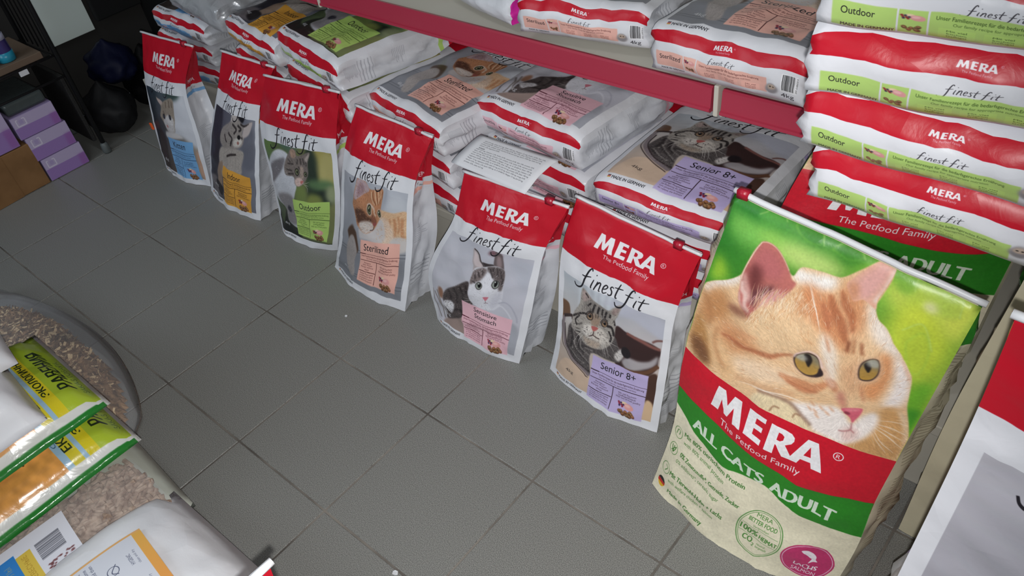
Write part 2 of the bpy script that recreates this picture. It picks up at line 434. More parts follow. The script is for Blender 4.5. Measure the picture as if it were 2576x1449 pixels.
    A.hairs(ch, [(39.0, 86.2)][0], 420, [(52, 48, 48), (206, 200, 194), (110, 102, 98), (186, 176, 166)], (1.2, 2.6), seed=6)
    A.hairs(cb, (40, 92), 320, [(36, 32, 34), (168, 162, 158), (110, 104, 102)], seed=7)
    A.poly([(33.5, 79.3), (35.9, 81.3), (35.5, 86.2), (37.8, 86.7), (40.1, 84.1), (42.4, 79.4), (41.7, 76.6), (39.4, 75.8), (36.4, 76.5)], (164, 146, 130), 1.2, 0.45, clip=ch)
    for q in ([(34.6, 73.7), (34.4, 77.4)], [(45.1, 74.1), (45.6, 77.0)], [(39.5, 76.6), (39.3, 79.8)], [(41.7, 76.6), (41.2, 79.8)], [(53.9, 79.9), (56.0, 83.3), (55.9, 87.7)], [(20.8, 90.4), (24.3, 90.3), (27.6, 88.3)], [(22.5, 93.9), (25.9, 93.4)]):
        A.stroke(q, 0.9, (44, 40, 40), 0.7, 0.4, clip=ch)
    for o, p in (([(31.2, 81.2), (32.7, 78.1), (34.8, 76.7), (36.8, 77.6), (37.3, 80.2), (36.2, 82.6), (33.7, 83.4), (31.9, 82.7)], [(34.3, 80.1)]), ([(44.5, 82.3), (45.6, 79.8), (47.8, 78.0), (50.1, 78.1), (51.1, 79.8), (49.7, 82.4), (47.3, 84.0), (45.4, 83.6)], [(47.8, 80.7)])):
        A.poly(o, (30, 26, 28), 0.35)
        cx, cy = np.mean([q[0] for q in o]), np.mean([q[1] for q in o])
        i_ = [(cx + (x - cx) * 0.82, cy + (y - cy) * 0.82) for x, y in o]
        A.poly(i_, (126, 104, 86), 0.3)
        A.ell(cx, cy - 1.3, 2.2, 0.9, (92, 74, 64), 0.5)
        A.ell(cx, cy + 1.2, 1.7, 0.9, (160, 132, 104), 0.6)
        A.ell(*p[0], 1.15, 1.3, (14, 12, 14), 0.2)
        A.ell(p[0][0] - 0.6, p[0][1] - 0.9, 0.4, 0.4, (230, 230, 230), 0.15)
    A.stroke([(30.4, 80.7), (32.1, 77.7), (34.8, 76.0), (37.1, 76.8)], 0.8, (40, 34, 34), 0.8, 0.3)
    A.stroke([(43.8, 82.0), (45.3, 79.0), (47.7, 77.2), (50.7, 77.4)], 0.8, (40, 34, 34), 0.8, 0.3)
    A.poly([(36.4, 87.4), (41.8, 86.9), (41.4, 88.6), (38.7, 90.8), (37.0, 89.8)], (176, 96, 92), 0.3)
    A.stroke([(38.7, 90.8), (38.1, 93.8), (34.7, 96.0)], 0.7, (60, 44, 44), feather=0.15)
    A.stroke([(38.1, 93.8), (42.1, 95.1), (44.0, 95.1)], 0.7, (60, 44, 44), feather=0.15)
    for q in ([(32.3, 89.8)], [(33.0, 91.3)], [(31.2, 93.0)], [(42.4, 90.6)], [(44.3, 91.7)], [(45.3, 89.4)]):
        A.ell(*q[0], 0.4, 0.4, (50, 44, 44), 0.1)
    whiskers(A, ([(43.3, 94.1), (47.5, 101.3), (50.0, 108.4)], [(45.0, 93.3), (50.9, 99.8), (53.7, 106.8)], [(46.1, 91.8), (52.8, 95.6), (57.9, 101.6)], [(46.8, 92.6), (55.1, 94.7), (62.9, 96.2)], [(45.7, 93.6), (49.3, 101.7), (52.1, 109.0)], [(31.3, 94.0), (25.9, 102.3), (25.1, 108.7)], [(29.9, 93.6), (24.3, 99.7), (20.8, 107.4)], [(29.8, 92.5), (22.6, 96.1), (19.8, 96.9)]))

def photo_sensitive(A):
    A.gradient(0, 57, 95, 156, (186, 188, 198), (196, 196, 208), (206, 204, 214), (196, 196, 206))
    A.poly([(4.9, 108.1), (2.3, 57.9), (15.3, 57.3), (27.8, 83.9), (30.6, 107.2)], (202, 202, 212), 3.0, 0.8)
    A.poly([(75.0, 64.2), (95.0, 64.4), (93.2, 92.5), (84.6, 80.2)], (180, 184, 196), 4.0, 0.7)
    A.poly([(52.1, 63.0), (55.4, 58.2), (63.8, 58.1), (66.2, 61.5), (58.5, 62.9)], (110, 72, 80), 1.6, 0.85)
    A.poly([(14.2, 151.5), (42.3, 133.1), (43.0, 154.9), (64.8, 155.9), (55.7, 162.3), (31.5, 158.9)], (160, 140, 134), 1.0)
    A.ell(*[(16.5, 120.2)][0], 3.2, 6, (146, 108, 88), 1.4)
    for q in ([(8.3, 123.1), (15.0, 132.5), (16.9, 147.5)], [(11.7, 119.9), (17.5, 134.4), (21.5, 144.8)], [(5.6, 121.3), (8.1, 140.1), (11.6, 149.2)]):
        A.stroke(q, 1.5, (134, 126, 124), feather=0.4)
    body = [(44.7, 94.4), (34.5, 103.0), (23.9, 113.0), (18.9, 123.0), (19.7, 130.9), (20.9, 137.9), (21.3, 145.5), (41.0, 134.0), (51.1, 117.2), (48.1, 107.7)]
    A.poly(body, (78, 70, 70), 0.7)
    cb = A.full(body, 0.7)
    for q in ([(26.4, 112.8), (28.8, 119.2), (25.6, 127.5)], [(32.8, 106.1), (35.8, 113.4), (34.7, 122.8)], [(38.7, 102.1), (42.1, 109.3), (41.6, 117.2)], [(28.8, 132.4), (37.9, 128.8), (39.9, 133.2)], [(43.3, 98.9), (45.9, 106.5)]):
        A.stroke(q, 2.2, (42, 36, 38), 0.75, 0.8, clip=cb)
    A.poly([(18.7, 128.6), (27.3, 123.3), (31.5, 125.5), (30.0, 132.8), (26.7, 136.8), (21.8, 134.1)], (214, 212, 218), 1.0)
    A.fur(cb, [(62.7, 101.7)][0], 0.18, 4)
    A.poly([(50.2, 72.1), (56.0, 72.2), (61.5, 71.9), (64.2, 76.8), (54.9, 80.0), (48.7, 74.8)], (62, 54, 56), 0.6)
    A.poly([(36.3, 63.6), (37.7, 68.4), (40.4, 73.8), (43.1, 79.2), (45.8, 83.6), (54.9, 80.0), (52.9, 75.9), (48.0, 70.3), (40.8, 65.0)], (176, 166, 168), 0.5)
    A.poly([(38.3, 66.0), (40.5, 71.6), (44.8, 78.5), (51.2, 77.1), (45.9, 70.6)], (212, 198, 200), 0.9)
    A.stroke([(36.9, 64.0), (41.6, 65.8), (48.0, 70.8), (52.9, 76.7)], 1.0, (70, 62, 64), feather=0.2)
    A.poly([(59.0, 56.7), (60.0, 64.5), (61.6, 73.4), (67.2, 75.8), (71.1, 75.6), (69.3, 67.9), (65.9, 60.1), (62.7, 57.9)], (104, 92, 94), 0.5)
    A.poly([(62.2, 61.7), (63.2, 69.7), (65.4, 73.2), (68.2, 71.3), (65.8, 63.7)], (150, 132, 134), 1.0)
    face = [(45.8, 80.8), (45.5, 88.6), (46.1, 97.6), (47.2, 107.0), (49.9, 114.0), (59.1, 117.1), (70.0, 114.2), (75.6, 106.8), (76.4, 97.0), (75.0, 87.0), (73.1, 77.7), (70.3, 73.3), (61.8, 72.8), (52.7, 77.1)]
    A.poly(face, (222, 222, 230), 0.6)
    cf = A.full(face, 0.6)
    A.poly([(45.3, 83.7), (52.5, 77.7), (57.1, 79.2), (56.5, 84.8), (54.1, 90.0), (50.1, 93.2), (46.8, 96.2), (44.9, 91.6)], (128, 116, 116), 1.0, clip=cf)
    A.poly([(57.1, 75.0), (70.1, 72.8), (74.2, 78.9), (75.3, 86.9), (73.6, 93.7), (69.8, 88.6), (65.4, 85.8), (61.5, 81.9), (57.5, 79.0)], (104, 94, 94), 1.0, clip=cf)
    A.poly([(58.1, 82.1), (60.9, 81.6), (64.6, 86.1), (66.5, 93.9), (60.1, 98.4), (56.1, 93.5)], (232, 232, 240), 1.4, clip=cf)
    for q in ([(47.7, 86.0), (49.9, 89.5)], [(49.8, 83.0), (52.8, 87.2)], [(52.7, 79.7), (54.8, 84.3)], [(61.3, 75.6), (64.1, 81.0)], [(64.9, 74.5), (67.8, 80.9)], [(68.5, 75.4), (71.5, 82.8)], [(58.3, 75.6), (64.0, 84.2)], [(47.8, 92.5), (51.1, 93.3)], [(72.6, 81.5), (73.8, 88.4)]):
        A.stroke(q, 1.2, (52, 46, 48), 0.8, 0.4, clip=cf)
    A.hairs(cf, [(63.0, 103.7)][0], 160, [(236, 234, 240), (150, 142, 146), (196, 192, 200)], seed=3)
    tb = A.full([(45.3, 83.7), (52.5, 77.7), (57.1, 79.2), (56.5, 84.8), (54.1, 90.0), (50.1, 93.2), (46.8, 96.2), (44.9, 91.6)], 0.5) + A.full([(57.1, 75.0), (70.1, 72.8), (74.2, 78.9), (75.3, 86.9), (73.6, 93.7), (69.8, 88.6), (65.4, 85.8), (61.5, 81.9), (57.5, 79.0)], 0.5)
    A.hairs(tb * cf, [(62.3, 95.5)][0], 200, [(56, 48, 50), (150, 138, 136), (86, 76, 76)], seed=4)
    A.hairs(cb, [(61.6, 96.8)][0], 220, [(40, 34, 36), (140, 130, 128), (108, 98, 96)], seed=5)
    A.poly([(68.2, 101.9), (73.6, 93.7), (76.0, 97.2), (74.3, 107.2), (69.9, 113.0), (66.0, 111.2)], (196, 196, 208), 2.6, 0.8, clip=cf)
    A.fur(cf, [(63.0, 103.7)][0], 0.03, 5)
    for o, p, rx, ry in (([(51.6, 95.3), (52.2, 92.6), (54.2, 91.0), (56.7, 92.0), (57.7, 94.2), (57.0, 97.1), (54.8, 98.3), (52.8, 97.4)], [(55.2, 94.2)], 1.45, 2.2), ([(65.0, 90.5), (65.2, 87.2), (66.9, 85.4), (69.6, 85.3), (71.3, 87.1), (71.2, 89.9), (69.4, 92.2), (67.1, 92.4)], [(68.3, 88.3)], 1.25, 2.6)):
        A.poly([(x, y + 0.3) for x, y in o], (196, 190, 192), 1.2, 0.7)
        A.poly(o, (44, 40, 42), 0.3)
        cx, cy = np.mean([q[0] for q in o]), np.mean([q[1] for q in o])
        A.poly([(cx + (x - cx) * 0.84, cy + (y - cy) * 0.84) for x, y in o], (156, 162, 154), 0.3)
        A.ell(cx, cy - 1.2, 2.6, 1.2, (112, 116, 112), 0.7)
        A.ell(*p[0], rx, ry, (14, 12, 16), 0.25)
        A.ell(p[0][0] - 0.8, p[0][1] - 1.3, 0.5, 0.5, (246, 246, 246), 0.1)
    A.poly([(60.8, 103.7), (65.1, 102.1), (64.9, 103.9), (63.2, 107.1), (61.9, 105.8)], (206, 122, 138), 0.3)
    A.stroke([(63.2, 107.1), (63.4, 109.2), (62.2, 110.1)], 0.5, (130, 110, 116), feather=0.2)
    A.stroke([(63.4, 109.2), (65.5, 108.8)], 0.5, (130, 110, 116), feather=0.2)
    A.stroke([(74.1, 105.7), (79.6, 102.9), (85.8, 105.8), (90.3, 113.9), (91.7, 119.8)], 0.9, (172, 172, 186), feather=0.5)
    A.stroke([(70.0, 114.0), (76.1, 107.7), (82.5, 110.9), (86.8, 117.0)], 1.2, (216, 216, 226), feather=0.6)
    A.poly([(85.2, 123.7), (93.0, 125.7), (95.4, 155.1), (88.9, 155.9)], (170, 172, 182), 1.2)
    whiskers(A, ([(51.5, 110.5), (46.6, 112.2), (41.3, 113.0)], [(51.7, 111.6), (46.8, 114.3), (40.5, 117.7)], [(50.9, 114.1), (47.0, 117.9), (43.8, 118.3)]), wd=0.35)

def photo_sterilized(A):
    A.gradient(0, 57, 95, 154, (172, 174, 184), (182, 186, 196), (124, 126, 134), (150, 152, 160))
    A.rect(4, 118, 95, 154, (132, 134, 142), 3.0)
    for y in (116, 119, 143, 145.5):
        A.stroke([(5, y), (95, y - 1.5)], 0.5, (92, 94, 102), feather=0.2)
    A.ell(84, 80, 14, 18, (196, 200, 208), 5)
    A.poly([(16.7, 100.3), (25.1, 95.0), (33.2, 104.6), (37.1, 115.2), (31.1, 120.2), (19.9, 109.4)], (84, 62, 50), 1.0)
    leg = [(21.2, 104.5), (17.3, 112.3), (17.8, 126.1), (25.9, 142.7), (31.2, 146.3), (35.9, 143.1), (32.5, 128.5), (34.7, 115.8), (27.8, 104.6)]
    A.poly(leg, (164, 156, 154), 0.8)
    A.fur(A.full(leg, 0.8), (30, 80), 0.07, 5)
    body = [(63.7, 76.9), (80.2, 77.2), (95.1, 76.4), (93.6, 102.1), (81.0, 101.5), (76.6, 106.2), (66.6, 105.9), (58.0, 97.3)]
    A.poly(body, (220, 182, 146), 0.9)
    cb = A.full(body, 0.9)
    for q, w_ in (([(69.3, 83.4), (72.2, 91.5), (69.9, 98.1)], 3.6), ([(80.4, 82.4), (81.8, 90.9), (80.9, 99.4)], 3.4), ([(89.7, 81.8), (89.8, 90.6), (91.1, 100.2)], 3.4), ([(85.1, 80.1), (86.4, 89.7), (85.4, 95.5)], 2.0), ([(75.6, 82.8), (76.0, 95.9)], 2.0)):
        A.stroke(q, w_, (188, 128, 90), 0.75, 1.0, clip=cb)
    A.poly([(65.4, 83.9), (73.2, 84.9), (80.8, 97.5), (76.5, 105.3), (63.9, 105.2)], (226, 206, 190), 1.5, 0.8, clip=cb)
    A.fur(cb, (36, 88), 0.06, 6)
    A.poly([(36.5, 94.8), (53.4, 92.4), (64.1, 84.0), (69.6, 90.7), (70.1, 101.9), (61.3, 105.4), (46.8, 103.3), (37.2, 102.9)], (206, 200, 200), 1.2)
    A.ell(*[(86.8, 105.9)][0], 11, 7.5, (208, 202, 200), 1.4)
    head = [(30.2, 57.3), (27.3, 64.6), (25.1, 73.0), (21.8, 79.2), (24.8, 85.0), (29.4, 91.7), (36.6, 95.7), (46.4, 98.0), (55.0, 95.1), (59.6, 89.9), (65.2, 80.3), (65.4, 71.3), (64.6, 60.6), (57.1, 61.7), (47.7, 62.9), (40.5, 58.3)]
    A.poly(head, (188, 132, 98), 0.6)
    ch = A.full(head, 0.6)
    A.poly([(30.4, 58.1), (27.5, 65.7), (26.4, 74.7), (32.1, 72.7), (38.4, 69.0), (47.1, 64.1), (40.2, 58.6)], (190, 168, 174), 0.6)
    A.poly([(32.0, 61.4), (29.8, 68.8), (32.8, 71.4), (39.7, 66.7), (37.9, 61.3)], (160, 132, 138), 1.2)
    A.poly([(25.0, 83.3), (37.2, 81.1), (45.5, 84.8), (53.7, 85.3), (53.2, 88.9), (42.7, 90.3), (32.1, 92.0)], (92, 62, 50), 1.2, clip=ch)
    for q, w_ in (([(50.2, 64.5), (51.8, 70.1), (56.5, 73.6)], 1.5), ([(54.4, 62.7), (56.7, 68.4), (59.3, 73.2)], 1.4), ([(58.6, 61.9), (60.7, 66.8), (61.3, 72.0)], 1.3), ([(62.1, 62.0), (63.2, 68.1)], 1.1)):
        A.stroke(q, w_, (232, 198, 166), 0.85, 0.4, clip=ch)
        A.stroke([(x + 1.7, y) for x, y in q], w_, (132, 82, 52), 0.8, 0.4, clip=ch)
    A.stroke([(44.8, 76.4), (49.3, 74.8), (56.1, 77.1), (57.9, 83.0)], 1.6, (226, 206, 190), 0.85, 0.5, clip=ch)
    A.poly([(53.5, 81.9), (58.0, 84.7), (59.5, 88.1), (55.5, 91.2), (52.4, 87.2)], (138, 88, 70), 0.8, clip=ch)
    A.poly([(34.6, 91.6), (50.3, 88.4), (55.6, 92.1), (53.7, 96.9), (41.7, 97.6)], (206, 194, 188), 1.0, clip=ch)
    A.fur(ch, [(56.1, 89.4)][0], 0.06, 5)
    A.hairs(ch, [(56.1, 88.5)][0], 320, [(226, 186, 150), (120, 76, 50), (206, 150, 110)], (1.2, 2.6), seed=8)
    A.hairs(cb, (36, 88), 260, [(236, 210, 180), (188, 136, 98), (216, 180, 146)], (1.6, 3.4), seed=9)
    for q, rx, ry in (([(48.9, 79.0)], 3.1, 3.7), ([(63.6, 79.6)], 1.9, 3.0)):
        x, y = q[0]
        A.ell(x, y, rx * 1.4, ry * 1.3, (214, 196, 180), 0.7)
        A.ell(x, y, rx * 1.1, ry * 1.1, (40, 32, 28), 0.25)
        A.ell(x, y, rx * 0.86, ry * 0.88, (128, 130, 98), 0.3)
        A.ell(x + 0.2, y, rx * 0.4, ry * 0.5, (18, 18, 16), 0.2)
        A.ell(x - 0.8, y - 1.1, 0.5, 0.5, (236, 240, 236), 0.1)
    A.poly([(54.4, 89.1), (59.1, 88.2), (58.7, 90.0), (56.5, 91.5)], (150, 84, 80), 0.3)
    A.stroke([(56.5, 91.5), (55.0, 94.5), (51.4, 95.2)], 0.6, (70, 48, 44), feather=0.2)
    whiskers(A, ([(50.5, 91.9), (39.6, 91.7), (32.1, 92.5)], [(50.5, 92.8), (39.7, 93.4), (32.3, 95.5)], [(50.6, 93.6), (43.1, 95.6), (36.8, 98.3)], [(52.1, 93.9), (46.4, 97.8), (43.4, 99.1)]))

def photo_outdoor(A):
    A.gradient(0, 57, 100, 158, (70, 92, 60), (146, 142, 92), (60, 72, 56), (120, 130, 84))
    for q, rx, ry, c in (([(11.7, 63.4)], 8, 10, (100, 128, 74)), ([(42.1, 55.3)], 14, 8, (84, 110, 92)), ([(81.9, 68.6)], 13, 24, (166, 156, 92)), ([(89.1, 75.3)], 10, 18, (176, 168, 110)), ([(69.9, 84.3)], 8, 34, (48, 60, 50)),
                         ([(80.1, 101.2)], 14, 10, (34, 46, 40)), ([(79.2, 89.2)], 16, 5, (92, 122, 84)), ([(70.7, 105.5)], 10, 8, (126, 136, 74)), ([(53.4, 101.2)], 8, 12, (116, 132, 76)), ([(90.8, 99.2)], 7, 9, (150, 160, 124))):
        A.ell(*q[0], rx, ry, c, 3.0)
    A.poly([(-6.1, 81.4), (-3.9, 100.3), (4.1, 120.3), (13.7, 140.5), (33.7, 144.9), (48.8, 150.5), (12.6, 157.6), (-3.2, 135.1)], (30, 34, 34), 1.0)
    body = [(27.3, 62.9), (14.2, 70.0), (4.1, 79.9), (3.9, 91.6), (4.7, 107.7), (13.2, 115.1), (23.7, 121.3), (25.6, 137.6), (41.6, 141.5), (46.3, 132.1), (39.0, 116.7), (45.1, 100.4), (48.2, 94.0), (48.4, 86.5), (40.5, 79.9), (41.4, 66.7)]
    A.poly(body, (204, 206, 214), 0.9)
    cb = A.full(body, 0.9)
    A.poly([(10.1, 77.9), (23.4, 72.2), (35.1, 69.3), (30.6, 78.1), (19.6, 86.7), (6.6, 94.6), (3.9, 86.5)], (122, 118, 124), 1.2, clip=cb)
    A.poly([(11.9, 106.8), (28.8, 102.1), (41.2, 104.8), (41.4, 121.7), (45.8, 135.7), (25.6, 137.6), (19.7, 121.3)], (120, 114, 116), 2.4, 0.8, clip=cb)
    A.ell(*[(31.7, 119.3)][0], 4, 4, (52, 50, 62), 1.0)
    A.fur(cb, [(55.4, 84.8)][0], 0.04, 6)
    A.poly([(23.7, 121.3), (25.6, 137.6), (49.5, 144.3), (17.7, 142.9)], (34, 38, 36), 1.0)
    head = [(43.7, 61.9), (48.4, 58.6), (52.2, 60.2), (53.1, 65.0), (59.7, 63.4), (70.5, 59.6), (67.8, 66.5), (65.6, 73.5), (64.5, 81.3), (59.0, 88.8), (51.3, 92.4), (46.3, 90.2), (45.1, 84.5), (33.3, 84.5), (32.6, 77.8), (36.4, 70.7)]
    A.poly(head, (124, 114, 110), 0.6)
    ch = A.full(head, 0.6)
    A.poly([(44.3, 62.2), (48.3, 59.3), (51.3, 61.1), (51.3, 66.1), (45.2, 67.8)], (176, 146, 128), 0.7)
    A.poly([(62.6, 67.1), (69.6, 60.8), (67.2, 66.6), (65.1, 69.3)], (178, 166, 160), 0.7)
    for q in ([(52.8, 68.3), (51.0, 73.5)], [(56.7, 67.0), (56.2, 72.9)], [(60.4, 66.5), (60.5, 72.3)], [(38.1, 73.7), (46.5, 73.3)], [(34.9, 79.1), (43.4, 79.5)], [(36.6, 83.0), (45.6, 81.7)], [(63.4, 69.5), (63.2, 73.7)], [(52.6, 75.0), (55.7, 77.9)], [(39.3, 69.5), (42.7, 72.2)]):
        A.stroke(q, 1.3, (52, 46, 46), 0.85, 0.5, clip=ch)
    A.poly([(55.2, 74.6), (59.2, 75.9), (59.3, 84.4), (55.7, 86.5), (54.9, 81.4)], (168, 150, 138), 0.9, clip=ch)
    A.poly([(47.0, 86.6), (54.3, 84.0), (58.5, 87.9), (52.4, 92.3), (47.3, 91.0)], (212, 186, 178), 0.9, clip=ch)
    A.fur(ch, [(55.9, 88.2)][0], 0.08, 4)
    A.hairs(ch, [(56.3, 86.4)][0], 260, [(60, 54, 54), (176, 166, 160), (128, 118, 114)], (1.2, 2.6), seed=10)
    A.hairs(cb, [(55.4, 84.8)][0], 160, [(226, 226, 232), (168, 168, 176)], (1.6, 3.2), seed=11)
    for q, rx in (([(50.5, 79.7)], 2.7), ([(61.5, 80.7)], 1.9)):
        x, y = q[0]
        A.ell(x, y, rx * 1.15, rx * 1.2, (36, 34, 32), 0.3)
        A.ell(x, y, rx * 0.8, rx * 0.85, (140, 144, 112), 0.4)
        A.ell(x + 0.3, y, rx * 0.36, rx * 0.5, (16, 16, 16), 0.2)
    A.poly([(54.6, 87.3), (58.6, 86.5), (57.7, 88.4), (55.3, 89.7)], (186, 112, 108), 0.4)
    whiskers(A, ([(57.0, 89.0), (62.1, 88.5), (65.9, 87.3)], [(57.6, 89.4), (62.5, 92.9), (63.1, 97.5)], [(57.0, 89.0), (61.7, 90.7), (64.6, 91.4)]))
    A.rect(0, 152, 100, 160, (40, 44, 42), 1.0)

def photo_kitten(A):
    A.gradient(0, 57, 100, 158, (36, 46, 58), (112, 128, 130), (36, 34, 38), (190, 160, 140))
    A.poly([(76.8, 59.2), (105.8, 57.8), (98.9, 100.1), (105.2, 122.4), (93.6, 116.6), (74.4, 106.2), (58.3, 103.4)], (206, 208, 216), 3.0)
    A.ell(*[(71.4, 56.3)][0], 16, 8, (62, 80, 76), 3)
    face = [(35.8, 64.2), (43.3, 73.9), (37.6, 85.4), (40.9, 96.6), (45.4, 102.4), (58.3, 103.4), (65.8, 95.4), (69.4, 81.0), (74.9, 65.3), (70.0, 61.7), (57.8, 65.5), (48.2, 68.5)]
    A.poly(face, (152, 140, 126), 0.8)
    cf = A.full(face, 0.8)
    A.poly([(36.9, 65.1), (43.9, 72.7), (49.5, 68.3)], (196, 176, 168), 0.7)
    A.poly([(40.8, 91.9), (55.0, 82.7), (65.6, 87.2), (61.5, 100.6), (45.7, 101.7)], (206, 202, 202), 1.4, clip=cf)
    for q in ([(57.1, 67.3), (55.3, 74.5)], [(64.6, 65.2), (62.4, 73.6)], [(70.7, 65.7), (67.9, 73.0)], [(45.9, 79.3), (47.5, 83.8)]):
        A.stroke(q, 1.6, (96, 82, 68), 0.8, 0.6, clip=cf)
    A.fur(cf, [(48.9, 95.3)][0], 0.08, 5)
    for q in ([(45.7, 85.5)], [(59.3, 84.7)]):
        x, y = q[0]
        A.ell(x, y, 2.4, 2.9, (30, 28, 30), 0.6)
        A.ell(x, y, 1.2, 1.6, (72, 82, 92), 0.6)
    A.ell(*[(47.9, 96.4)][0], 2.2, 1.6, (200, 130, 126), 0.5)
    A.poly([(39.7, 104.0), (61.0, 101.8), (74.4, 106.2), (62.2, 108.8), (38.3, 111.5)], (210, 206, 206), 1.6)
    A.poly([(17.4, 106.5), (32.2, 112.8), (24.0, 150.1), (4.9, 145.8)], (60, 52, 50), 1.6)
    A.poly([(92.9, 119.0), (99.8, 135.1), (96.7, 150.8), (89.8, 147.7), (89.8, 133.3)], (196, 158, 136), 2.0)

def photo_indoor(A):
    A.gradient(0, 57, 100, 158, (70, 70, 82), (138, 140, 152), (44, 42, 50), (120, 122, 134))
    A.poly([(1.5, 89.1), (5.7, 59.9), (25.1, 56.1), (31.7, 89.7), (26.4, 140.5), (7.1, 136.2)], (50, 48, 58), 2.5)
    A.poly([(61.0, 55.0), (75.4, 54.8), (72.1, 62.4), (64.7, 60.8)], (30, 28, 34), 1.0)
    A.poly([(74.5, 74.4), (89.5, 65.5), (93.2, 100.1), (77.7, 99.6)], (104, 106, 118), 3.0)
    body = [(34.6, 91.0), (74.5, 85.6), (76.0, 100.0), (72.6, 112.1), (38.2, 122.7), (30.9, 108.2)]
    A.poly(body, (168, 160, 154), 1.0)
    cb = A.full(body, 1.0)
    A.stroke([(46.2, 98.0), (55.5, 93.8), (65.9, 90.9)], 2.2, (44, 38, 38), 0.9, 0.6)
    A.fur(cb, [(57.5, 77.4)][0], 0.1, 5)
    A.poly([(28.1, 114.1), (38.5, 107.9), (36.8, 142.6), (26.6, 137.7)], (150, 128, 112), 1.4)
    head = [(53.0, 54.9), (49.9, 63.3), (32.7, 73.3), (30.4, 83.8), (37.0, 90.3), (58.8, 87.3), (74.2, 81.8), (76.3, 74.2), (73.1, 69.3), (89.8, 59.4), (75.1, 63.8), (66.9, 61.4), (60.5, 56.9)]
    A.poly(head, (150, 142, 138), 0.8)
    ch = A.full(head, 0.8)
    A.poly([(89.3, 59.7), (75.4, 65.9), (74.5, 74.4), (83.9, 70.5)], (192, 180, 178), 0.8)
    A.poly([(54.4, 55.6), (51.0, 63.0), (62.7, 61.1)], (186, 178, 176), 0.8)
    for q in ([(55.0, 65.1), (62.3, 69.2), (58.9, 73.4)], [(63.6, 65.4), (70.1, 68.0), (66.5, 70.3)], [(48.0, 73.7), (55.5, 77.8), (52.2, 84.2)], [(39.3, 77.5), (45.5, 83.8)], [(68.4, 63.8), (75.3, 64.6), (83.9, 60.9)], [(67.2, 75.6), (73.7, 75.5)], [(52.5, 86.2), (54.0, 81.9)]):
        A.stroke(q, 1.9, (42, 36, 38), 0.9, 0.5, clip=ch)
    A.poly([(58.8, 79.0), (69.1, 75.3), (73.9, 78.2), (69.8, 82.6), (58.5, 84.8)], (206, 200, 194), 1.0, clip=ch)
    A.fur(ch, [(69.2, 76.2)][0], 0.1, 5)
    A.ell(*[(67.6, 75.2)][0], 2.6, 2.0, (24, 22, 24), 0.4)
    A.ell(*[(66.8, 80.3)][0], 2.0, 1.3, (150, 100, 92), 0.5)
    A.poly([(7.4, 133.4), (22.9, 130.2), (23.4, 141.8), (41.3, 146.1), (12.8, 155.0)], (110, 104, 108), 2.0)
    A.poly([(21.1, 133.6), (37.3, 135.9), (36.4, 148.1), (25.9, 146.0)], (36, 32, 36), 1.0)

FL = {
    'kitten': (photo_kitten, ((120, 172, 220), [('Kitten', 0.22, 0.72)], (40, 62, 96))),
    'indoor': (photo_indoor, ((226, 164, 66), [('Indoor', 0.24, 0.70)], (64, 40, 24))),
    'outdoor': (photo_outdoor, ((182, 216, 116), [('Outdoor', 0.20, 0.78)], (58, 84, 36))),
    'sterilized': (photo_sterilized, ((240, 184, 170), [('Sterilized', 0.11, 0.76)], (92, 44, 44))),
    'sensitive': (photo_sensitive, ((238, 190, 202), [('Sensitive', 0.26, 0.72), ('Stomach', 0.28, 0.72)], (104, 50, 66))),
    'senior': (photo_senior, ((192, 178, 222), [('Senior 8+', 0.17, 0.80)], (62, 44, 58))),
}
FRONT = {}
for k_, (ph, lab) in FL.items():
    FRONT[k_] = front(ph, lab, (70, 62, 60) if k_ == 'senior' else (200, 200, 204), {'sensitive': 117, 'sterilized': 104, 'outdoor': 106, 'senior': 111}.get(k_, 110)).image('print_' + k_)

def photo_plain(A):
    A.gradient(0, 57, 100, 158, (186, 184, 192), (176, 176, 186), (170, 168, 178), (190, 190, 198))
    A.ell(70, 96, 26, 22, (196, 194, 202), 7)
FRONT['plain'] = front(photo_plain, FL['sensitive'][1], (200, 200, 204), 117, 63.5).image('print_plain')

